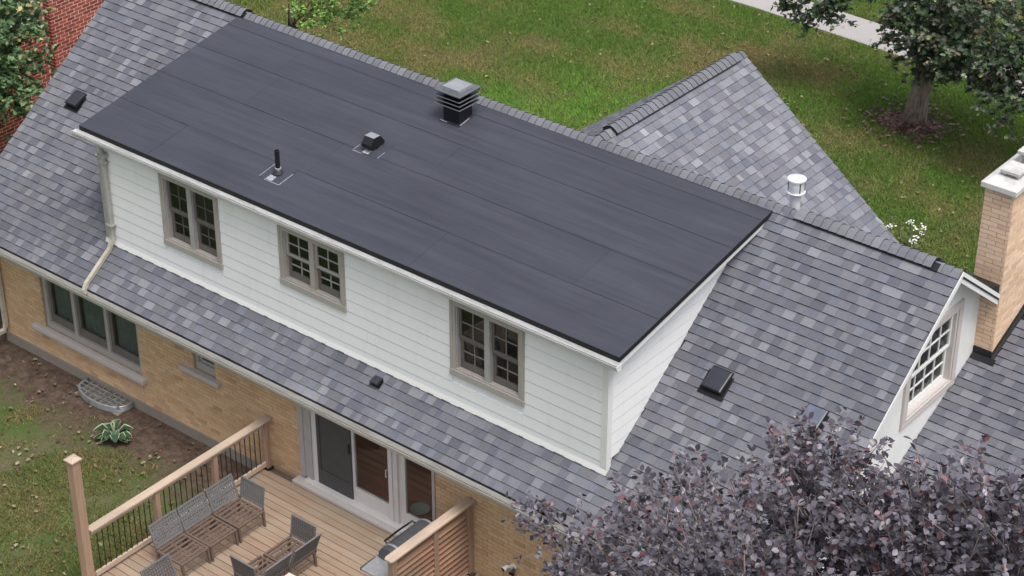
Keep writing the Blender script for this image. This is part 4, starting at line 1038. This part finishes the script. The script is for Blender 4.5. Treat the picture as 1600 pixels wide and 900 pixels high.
# wall lamp and hose tap
wl=empty('wall_lamp',(-1.47,WYO,.72),'white flood lamp with dark lens on the tan brick wall','wall lamp')
m1=MB(); m1.tube([(-1.47,WYO-.006,.80),(-1.47,WYO-.04,.80)],.055,16); build('back_plate',m1,M['white_trim'],wl)
for sx in (-.06,.07):
    m1=MB(); m1.tube([(-1.47+sx*.3,WYO-.04,.80),(-1.47+sx,WYO-.09,.82),(-1.47+sx*1.3,WYO-.17,.80)],[.016,.03,.05],12); hd=build('lamp_head',m1,M['white_trim'] if sx<0 else M['grill_dark'],wl,smooth=False)
    m1=MB(); m1.tube([(-1.47+sx*1.3,WYO-.1701,.80),(-1.47+sx*1.32,WYO-.176,.799)],.038,12); build('lens',m1,M['black_gloss'],wl)
m1=MB(); m1.box((-1.50,WYO-.07,.62),(-1.44,WYO-.0405,.745)); build('sensor',m1,M['white_trim'],wl,bevel=.01)
hr=empty('hose_reel',(-2.06,-.42,0),'black and white hose reel on the ground by the louvred screen','hose reel')
m1=MB()
for k in range(3): m1.lathe((-2.0,-.45,.22+k*.03),[(.13,0),(.15,.014),(.13,.028)],18)
build('hose',m1,M['black_gloss'],hr); m1=MB(); m1.box((-2.1,-.52,.0),(-1.9,-.38,.219)); m1.box((-2.08,-.5,.312),(-1.94,-.40,.36)); build('stand',m1,M['white_trim'],hr,bevel=.01)

# ================================================================== YARD THINGS
ww=empty('window_well',(-10.8,-.33,0),'galvanised window well with a steel grate below the wide window','window well')
def arc(r0,r1,n_=20):
    return [(-10.78-r0*math.cos(math.pi*k/n_),-.335-r1*abs(math.sin(math.pi*k/n_))**.55) for k in range(n_+1)]
for k in range(4):
    m1=MB(); m1.tube([(x_,y_,.02+k*.032) for x_,y_ in arc(.60,.42)],.024,6); build('corrugation',m1,M['galv'],ww,smooth=True)
m1=MB(); ar=arc(.60,.42)
m1.add([(x_,y_,-.35) for x_,y_ in ar]+[(x_,y_,.12) for x_,y_ in ar],[(k,k+1,len(ar)+k+1,len(ar)+k) for k in range(len(ar)-1)]); build('liner',m1,M['galv'],ww)
for k in range(1,8):
    xx=-10.78-.58+1.16*k/8; t=math.acos(max(-1,min(1,(-10.78-xx)/.6))); yd=-.335-.42*abs(math.sin(t))**.55
    m1=MB(); m1.box((xx-.009,yd+.02,.10),(xx+.011,-.33,.125)); build('grate_bar',m1,M['galv'],ww)
for k in range(1,4):
    yy=-.335-.42*k/4*.95; h_=.57
    m1=MB(); m1.box((-10.78-h_,yy-.011,.1255),(-10.78+h_,yy+.011,.145)); build('grate_bar',m1,M['galv'],ww)
m1=MB(); m1.box((-11.35,-.70,-.02),(-10.2,-.34,.006)); build('gravel_floor',m1,M['foundation'],ww)
# hosta
hp=empty('hosta_plant',(-9.68,-1.22,0),'small hosta with white-edged leaves on the bare soil','plant')
for k in range(34):
    g_=rnd.uniform(0,2*math.pi); ln=rnd.uniform(.2,.38); rise=rnd.uniform(.1,.32); m1=MB()
    c0=Vector((-9.68,-1.22,.02)); dirv=Vector((math.cos(g_),math.sin(g_),0)); sd_=Vector((-dirv.y,dirv.x,0)); pts=[]; wdt=ln*.24
    prof=[(0,.12),(.3,.55),(.55,1),(.8,.7),(1,.02)]
    for t,wv in prof:
        p=c0+dirv*ln*t+Z*(rise*math.sin(min(1,t*1.15)*2.3)*.9)
        pts.append([p-sd_*wdt*wv+Z*.012,p-sd_*wdt*wv*.78,p,p+sd_*wdt*wv*.78,p+sd_*wdt*wv+Z*.012])
    vsl=[q for row in pts for q in row]; fs=[]; 
    for i in range(4):
        for j in range(4): fs.append((i*5+j,i*5+j+1,(i+1)*5+j+1,(i+1)*5+j))
    o_=len(m1.v); m1.v+=[tuple(q) for q in vsl]
    gc=srgb(52,82,54); wc=srgb(168,176,150)
    for n_,f_ in enumerate(fs): m1.f.append(f_); m1.c.append(wc if n_%4 in (0,3) else tuple(v*rnd.uniform(.8,1.2) for v in gc))
    build('leaf',m1,M['leaf'],hp)
# iron fence by the corner
fe=empty('iron_fence',(-14.5,.15,0),'black iron fence beyond the left corner of the house','fence')
for k in range(14):
    xx=-13.72-k*.115; m1=MB(); m1.tube([(xx,.12,.05),(xx,.12,1.45)],.009,6); build('picket',m1,M['black_metal'],fe)
for zz in (.2,1.3):
    m1=MB(); m1.box((-15.3,.105,zz),(-13.68,.135,zz+.03)); build('rail',m1,M['black_metal'],fe)
m1=MB(); m1.box((-15.33,.09,0),(-15.27,.15,1.55)); build('post',m1,M['black_metal'],fe)

# ---- neighbour's red brick house
nb=empty('brick_house',(-19.5,6,0),'red brick neighbouring house behind the green maple at upper left','house')
NX=-17.5; RED=[srgb(144,72,57),srgb(135,65,52),srgb(152,80,65),srgb(124,58,48),srgb(146,68,54)]
m1=MB(); m1.box((NX-2.5,4.5,0),(NX-.004,6.9,7.5)); m1.box((NX-2.5,-3.5,0),(NX-.20,4.499,7.5)); nw=build('brick_wall',m1,M['mortar_white'],nb)
H_=.075
brick_field((Vector((NX,4.5,0)),Y,Z,X),2.4,6.6,nw,RED,200,j=.019,depth=.004,okpix=lambda x,y:y>-5 and x<175 and y<130, opens=[(1.32,2.6,3.87,5.4)])
brick_field((Vector((NX-.196,-1.0,0)),Y,Z,X),5.49,6.0,nw,RED,60,j=.019,depth=.004,okpix=lambda x,y:x<75, opens=[(4.3,5.3,3.73,5.2)])
brick_field((Vector((NX-.192,4.5,0)),X,Z,-Y),.19,6.6,nw,RED,40,j=.019,depth=.004)
def nwin(xp,y0,y1,z0,z1):
    fr=(Vector((xp,0,0)),Y,Z,X); m1=MB(); ring_frame(m1,fr,y0,y1,z0,z1,.07,-.02,.03); wv=build('window',m1,M['white_trim'],nb)
    m1=MB(); m1.fbox(fr,y0-.04,y1+.04,z0-.12,z0-.001,-.02,.07); build('sill',m1,M['white_trim'],wv)
    sash(fr,y0+.071,y1-.071,z0+.071,z1-.071,-.01,wv,2,2,.04,'white_trim','white_trim')
    m1=MB(); m1.fbox(fr,y0+.02,y1-.02,z0+.02,z1-.02,-.016,-.012); build('dark_backing',m1,M['inside_dark'],wv)  # dark sheet painted as room shade close behind the panes
nwin(NX+.004,5.86,6.8,3.95,5.35); nwin(NX-.19,3.35,4.25,3.82,5.15)
m1=MB(); m1.prism([(NX-2.8,-3.8,7.5),(NX+.35,-3.8,7.5),(NX+.35,7.2,7.5),(NX-2.8,7.2,7.5)],(0,0,.15)); build('roof',m1,M['black_metal'],nb)

# ================================================================== TREES
def unit(v): return v/np.linalg.norm(v,axis=1,keepdims=True)
LEAF={'oval':(np.array([(0,0),(.28,.33),(.62,.36),(1,0),(.62,-.36),(.28,-.33)]),[(0,1,2,3),(0,3,4,5)]),
      'maple':(np.array([(0,0),(-.05,.30),(.22,.24),(.30,.56),(.52,.26),(.70,.36),(1.0,0),(.70,-.36),(.52,-.26),(.30,-.56),(.22,-.24),(-.05,-.30)]),
               [(0,1,2),(0,2,3),(0,3,4),(0,4,5),(0,5,6),(0,6,7),(0,7,8),(0,8,9),(0,9,10),(0,10,11)])}
def leaves(name,parent,pts,dirs,size,shape,cols,rs,mat,fold=.18,tilt=.55,origin=None,vary=(.75,1.25)):
    pts=np.asarray(pts); n_=len(pts)
    nrm=np.zeros((n_,3)); nrm[:,2]=1; nrm+=rs.normal(0,tilt,(n_,3)); nrm=unit(nrm)
    d=np.asarray(dirs)+rs.normal(0,.55,(n_,3)); d-= (d*nrm).sum(1,keepdims=True)*nrm; d=unit(d); s=np.cross(nrm,d)
    prof,fc=LEAF[shape]; sz=size*rs.uniform(.65,1.2,n_)
    k=len(prof)
    V=pts[:,None,:]+sz[:,None,None]*(d[:,None,:]*prof[None,:,0:1]+s[:,None,:]*prof[None,:,1:2]*.95+nrm[:,None,:]*(fold*np.abs(prof[None,:,1:2])-.10*prof[None,:,0:1]**2))
    V=V.reshape(-1,3); fc=np.array(fc)
    F=(np.arange(n_)[:,None,None]*k+fc[None]).reshape(-1,fc.shape[1])
    c=np.asarray(cols)[rs.randint(0,len(cols),n_)]*rs.uniform(*vary,(n_,1))
    C=np.repeat(c,len(fc),axis=0)
    return npmesh(name,V,F,mat,parent,C,origin=origin if origin is not None else WL[parent],kind='stuff')
def tree(name,label,base,trunk_r,trunk_top,blobs,twigs,per,size,shape,cols,seed,mat,barkmat,twigmat,twig_len=.45,shell=.55,group=None,nbr=14,cull=True,trunk_taper=.6,twig_r=.006,updir=.5,cat='tree',fork=.55,tilt=.55,vary=(.75,1.25)):
    rs=np.random.RandomState(seed); base=Vector(base)
    o=empty(name,base,label,cat,group)
    tt=Vector(trunk_top); m1=MB(); k=9; pts=[]; rr=[]
    for i in range(k):
        t=i/(k-1); p=base.lerp(tt,t)+Vector((math.sin(t*5+seed)*.05,math.cos(t*4+seed)*.05,0)); pts.append(p); rr.append(trunk_r*(1-(1-trunk_taper)*t)*(1+.30*math.exp(-t*22)))
    m1.tube(pts,rr,14); build('trunk',m1,barkmat,o,smooth=True)
    # twig tips through the crown volume
    B=[(np.array(c),np.array(r),w_) for c,r,w_ in blobs]; W=np.array([b[2] for b in B],float); W/=W.sum()
    which=rs.choice(len(B),twigs,p=W); dirs=unit(rs.normal(0,1,(twigs,3))); rad=rs.uniform(shell**3,1,twigs)**(1/3.)
    tips=np.array([B[w_][0]+B[w_][1]*dirs[i]*rad[i] for i,w_ in enumerate(which)])
    cen=np.array([B[w_][0] for w_ in which])
    # limbs
    bm=MB()
    for b in B:
        for j in range(max(2,int(nbr*b[2]/sum(x[2] for x in B)))):
            dv=rs.normal(0,1,3); dv/=np.linalg.norm(dv); e=Vector(b[0]+b[1]*dv*.75); st=base.lerp(tt,float(rs.uniform(fork,1)))
            mid=st.lerp(e,.5)+Vector((0,0,.12*(e-st).length)); r0=trunk_r*.28
            bm.tube([st,st.lerp(mid,.6),mid,mid.lerp(e,.55)+Vector(rs.normal(0,.06,3)),e],[r0,r0*.75,r0*.5,r0*.3,r0*.1],6)
    build('limbs',bm,barkmat if twigmat is None else twigmat,o,smooth=True)
    P_=[];D_=[]; tw=MB()
    for i in range(twigs):
        out=tips[i]-cen[i]; out=out/(np.linalg.norm(out)+1e-6); dv=out+np.array([0,0,updir])+rs.normal(0,.35,3); dv/=np.linalg.norm(dv)
        ln=twig_len*rs.uniform(.6,1.3)
        if cull:
            px,py,_=pix(tips[i])
            if not(-160<px<1760 and -140<py<1060): continue
        tw.tube([tips[i]-dv*ln*.2,tips[i]+dv*ln*.5,tips[i]+dv*ln],[twig_r,twig_r*.8,twig_r*.4],3,caps=False)
        for j in range(per):
            t=rs.uniform(0,1.05); sidev=rs.normal(0,1,3); sidev-=sidev.dot(dv)*dv; sidev/=np.linalg.norm(sidev)
            P_.append(tips[i]+dv*ln*t+sidev*.02); D_.append(sidev*1.0+dv*.5)
    if tw.v: build('twigs',tw,twigmat or barkmat,o,kind='stuff')
    leaves('leaves',o,P_,D_,size,shape,cols,rs,mat,tilt=tilt,vary=vary)
    return o
PUR=[srgb(112,107,120),srgb(98,93,106),srgb(126,121,134),srgb(82,76,88),srgb(106,101,114),srgb(116,109,119),srgb(70,60,70),srgb(140,134,146),srgb(108,103,116)]*4+[srgb(126,86,90),srgb(88,50,56),srgb(146,114,120)]
PUR=[tuple(v*.78 for v in c) for c in PUR]
tree('purple_leaf_tree','purple-leaved tree in front of the roof at lower right',(6.3,-5.2,0),.16,(6.0,-4.8,5.0),
     [((6.4,-4.7,6.3),(2.6,1.6,2.1),10),((4.5,-3.9,5.4),(1.8,1.3,1.45),6),((8.0,-4.6,7.0),(1.8,1.5,1.9),8),((3.0,-3.2,4.55),(1.0,.9,.75),1.9),((5.75,-3.9,7.45),(.65,.5,.8),1.8),((7.5,-4.5,8.1),(.9,.7,.75),2.8),((8.2,-4.5,8.55),(.7,.6,.7),2.0),((7.6,-5.5,5.5),(2.5,1.6,2.0),5),((1.45,-2.7,4.3),(.75,.3,.18),.35),((1.7,-2.5,3.6),(.6,.35,.2),.45),((4.6,-2.6,3.6),(1.2,.8,1.2),2.6),((5.75,-3.6,6.75),(.75,.5,.6),2.6)],
     3100,14,.088,'oval',PUR,11,M['leaf_gloss'],M['bark'],M['twig'],.44,.35,nbr=52,fork=.3,tilt=.7,vary=(.42,1.45),twig_r=.0075)
MAP=[srgb(72,92,66),srgb(84,102,76),srgb(98,110,90),srgb(58,76,54),srgb(108,112,104),srgb(92,96,86),srgb(78,100,66)]*3+[srgb(132,112,96),srgb(128,138,92)]
tree('maple_tree','large dark-leaved maple with a thick trunk on the front lawn',(-4.92,18.3,-.05),.235,(-4.8,18.5,4.6),
     [((-3.0,18.0,3.2),(2.1,1.3,1.35),9),((-4.6,17.85,2.4),(.9,.6,.85),3.6),((-1.7,17.3,2.4),(1.5,1.0,1.0),4),((-7.75,18.3,2.25),(.66,.5,.42),2.2),((-6.3,18.8,3.1),(1.0,.8,.5),1.6),((-3.2,17.4,2.1),(1.0,.5,.5),2.0),((-3.8,20.0,5.6),(3.2,2.6,1.6),2)],
     1150,14,.125,'maple',[tuple(v*1.25 for v in c) for c in MAP],5,M['leaf'],M['bark'],M['twig_brown'],.45,.3,nbr=24,trunk_taper=.75)
GRN=[srgb(84,108,72),srgb(68,94,62),srgb(100,122,84),srgb(54,80,52),srgb(112,128,92),srgb(76,98,64)]*3+[srgb(150,140,96),srgb(140,112,76)]
tree('maple_tree','mid green maple beside the left rake of the roof',(-17.2,.9,0),.24,(-16.9,.9,5.0),
     [((-16.3,2.0,4.9),(1.05,1.0,.95),4.5),((-15.95,1.4,4.0),(.95,.8,.8),4),((-16.6,.6,3.3),(.8,.7,.7),1.5),((-17.3,2.6,6.0),(1.3,1.2,1.0),1.4),((-15.75,2.1,4.2),(.5,.45,.4),.7),
      ((-16.4,-3.6,7.4),(3.2,3.3,2.8),9),((-19.0,.0,7.0),(2.6,3.0,2.6),5)],  # out-of-view crown lobes added to block sky light on the left
     1500,14,.125,'maple',[tuple(v*1.6 for v in c) for c in GRN],9,M['leaf'],M['bark'],M['twig_brown'],.42,.3,nbr=24,cull=False)
LGR=[srgb(142,178,92),srgb(124,162,78),srgb(158,190,108),srgb(110,146,70)]
tree('ornamental_tree','small light green tree beyond the ridge at the top edge',(-17.1,10.6,0),.07,(-16.6,10.4,2.2),
     [((-15.0,10.0,2.85),(.75,.6,.45),5),((-15.9,10.3,3.2),(.8,.6,.4),2),((-14.3,9.9,3.2),(.45,.4,.35),1.6),((-16.2,11.2,3.9),(1.3,1.0,.6),2)],
     210,13,.08,'maple',LGR,3,M['leaf'],M['bark'],M['twig_brown'],.3,.2,nbr=14,fork=.6)
# white phlox behind the ridge
fp=empty('white_flowers',(-2.25,13.2,0),'white flowering plant in the grass just behind the ridge','plant')
m1=MB(); pm=MB(); lf=[]; ld=[]
for k in range(20):
    bx,by=-2.25+rnd.uniform(-.6,.55),13.05+rnd.uniform(-.35,.4); h_=rnd.uniform(.35,.7); tip=Vector((bx+rnd.uniform(-.1,.1),by+rnd.uniform(-.1,.1),h_))
    m1.tube([(bx,by,0),tip],.006,4)
    for q in range(5): lf.append((bx,by,h_*rnd.uniform(.2,.9))); ld.append((rnd.uniform(-1,1),rnd.uniform(-1,1),.2))
    if k<9:
        for q in range(rnd.randint(8,15)):
            c=tip+Vector((rnd.gauss(0,.035),rnd.gauss(0,.035),rnd.gauss(.01,.025))); r=rnd.uniform(.018,.032); a=rnd.uniform(0,6)
            ring=[c+Vector((r*(1 if i%2 else .55)*math.cos(a+i*math.pi/5),r*(1 if i%2 else .55)*math.sin(a+i*math.pi/5),rnd.uniform(0,.012))) for i in range(10)]
            pm.add([c]+ring,[(0,1+i,1+(i+1)%10) for i in range(10)])
build('stem',m1,M['twig_brown'],fp,kind='stuff'); build('blossom',pm,M['petal'],fp,kind='stuff')
leaves('leaves',fp,lf,ld,.09,'oval',[srgb(86,112,62),srgb(104,126,76)],np.random.RandomState(2),M['leaf'])

# ================================================================== GRASS, FALLEN LEAVES
rs=np.random.RandomState(21)
def vnoise(x,y,s,seed):
    r=np.random.RandomState(seed); f=np.zeros_like(x)
    for k in range(7):
        a=r.uniform(0,2*np.pi); q=s*r.uniform(.6,1.8); f+=np.sin((x*np.cos(a)+y*np.sin(a))*q+r.uniform(0,7))
    return f/7
def pixnp(p):
    v=p-np.array(CAM); z=v@np.array(fwd); return 800+FPX*(v@np.array(rgt))/z, 450+FPX*(v@np.array(dwn))/z
def scatter(x0,x1,y0,y1,n_):
    p=np.zeros((n_,3)); p[:,0]=rs.uniform(x0,x1,n_); p[:,1]=rs.uniform(y0,y1,n_)
    px,py=pixnp(p); return p[(px>-60)&(px<1660)&(py>-60)&(py<960)]
A=scatter(-24,2,9.5,27,900000); B=scatter(-16,-6.85,-8,-.45,110000)
A=A[~((np.abs(A[:,1]-(22.0-.032*(A[:,0]+11)))<.66))]; A=A[((A[:,0]+5)**2/1.2+(A[:,1]-18.25)**2)>rs.uniform(.2,.55,len(A))]
nb_=vnoise(B[:,0],B[:,1],2.2,4)*.8+vnoise(B[:,0],B[:,1],7,8)*.5
B=B[(nb_-np.clip((B[:,1]+2.6)/1.5,-.3,1.6)*.7+rs.normal(0,.15,len(B)))>-.12]
G=np.vstack([A,B]); n_=len(G)
lowf=vnoise(G[:,0],G[:,1],.55,1)+.55*vnoise(G[:,0],G[:,1],2.3,2)+.35*vnoise(G[:,0],G[:,1],6,3)
dry=np.clip(.36+lowf*1.25+rs.normal(0,.16,n_),0,1)[:,None]
# lush swath and drier ground, as the lawn itself grows
lush=np.exp(-(((G[:,0]+12.2)*.55-(G[:,1]-12.8)*.45)**2/1.6+((G[:,0]+12.2)*.4+(G[:,1]-12.8)*.5)**2/9))[:,None]
dry=np.clip(dry-.75*lush+.18*(G[:,1:2]<0),0,1)
gc=np.array(srgb(102,132,58))*(1-lush)+np.array(srgb(112,166,60))*lush; dc=np.array(srgb(146,132,88))
colr=(gc*(1-dry)+dc*dry)*rs.uniform(.62,1.3,(n_,1))*np.where(G[:,1:2]<0,.80,1.)
hgt=rs.uniform(.035,.085,n_)*(1.15-.4*dry[:,0]); wd=rs.uniform(.006,.012,n_); az=rs.uniform(0,2*np.pi,n_); ln=rs.normal(0,.045,(n_,2))
V=np.zeros((n_,3,3)); s_=np.stack([np.cos(az),np.sin(az)],1)
V[:,0,:2]=G[:,:2]-s_*wd[:,None]; V[:,1,:2]=G[:,:2]+s_*wd[:,None]; V[:,2,:2]=G[:,:2]+ln; V[:,2,2]=hgt
F=np.arange(n_*3).reshape(-1,3)
tag(npmesh('grass',V.reshape(-1,3),F,M['grass'],None,colr,kind='stuff'),'short patchy lawn grass','grass')
A=scatter(-24,2,9.5,27,3600); B=scatter(-16,-6.85,-8,-.45,520); L_=np.vstack([A[rs.uniform(size=len(A))<np.clip((A[:,0]+16)/9,.08,.5)],B]); L_[:,2]=.055
FL=[srgb(140,124,94),srgb(120,98,74),srgb(166,158,130),srgb(100,78,60),srgb(132,132,92)]
th=rs.uniform(0,2*np.pi,420); rr_=np.abs(rs.normal(0,.5,420))+.22; C_=np.zeros((420,3)); C_[:,0]=-5+rr_*np.cos(th)*1.1; C_[:,1]=18.25+rr_*np.sin(th); C_[:,2]=.09
D_=scatter(-16,-6.85,-8,-.45,650); D_[:,2]=.03
o=empty('fallen_leaves',(0,0,0),'dry fallen leaves scattered over the lawn','leaves'); o['kind']='stuff'
MC=[srgb(112,84,74),srgb(90,66,58),srgb(138,112,100),srgb(74,54,48)]
leaves('mulch_chips',o,C_,rs.normal(0,1,(420,3)),.11,'oval',MC,rs,M['leaf'],fold=.2,tilt=.3)
leaves('leaf_crumbs',o,D_,rs.normal(0,1,(len(D_),3)),.04,'oval',MC+FL[:2],rs,M['leaf'],fold=.3,tilt=.4)
leaves('leaf_litter',o,L_,rs.normal(0,1,(len(L_),3)),0.075,'maple',FL,rs,M['leaf'],fold=.4,tilt=.3)
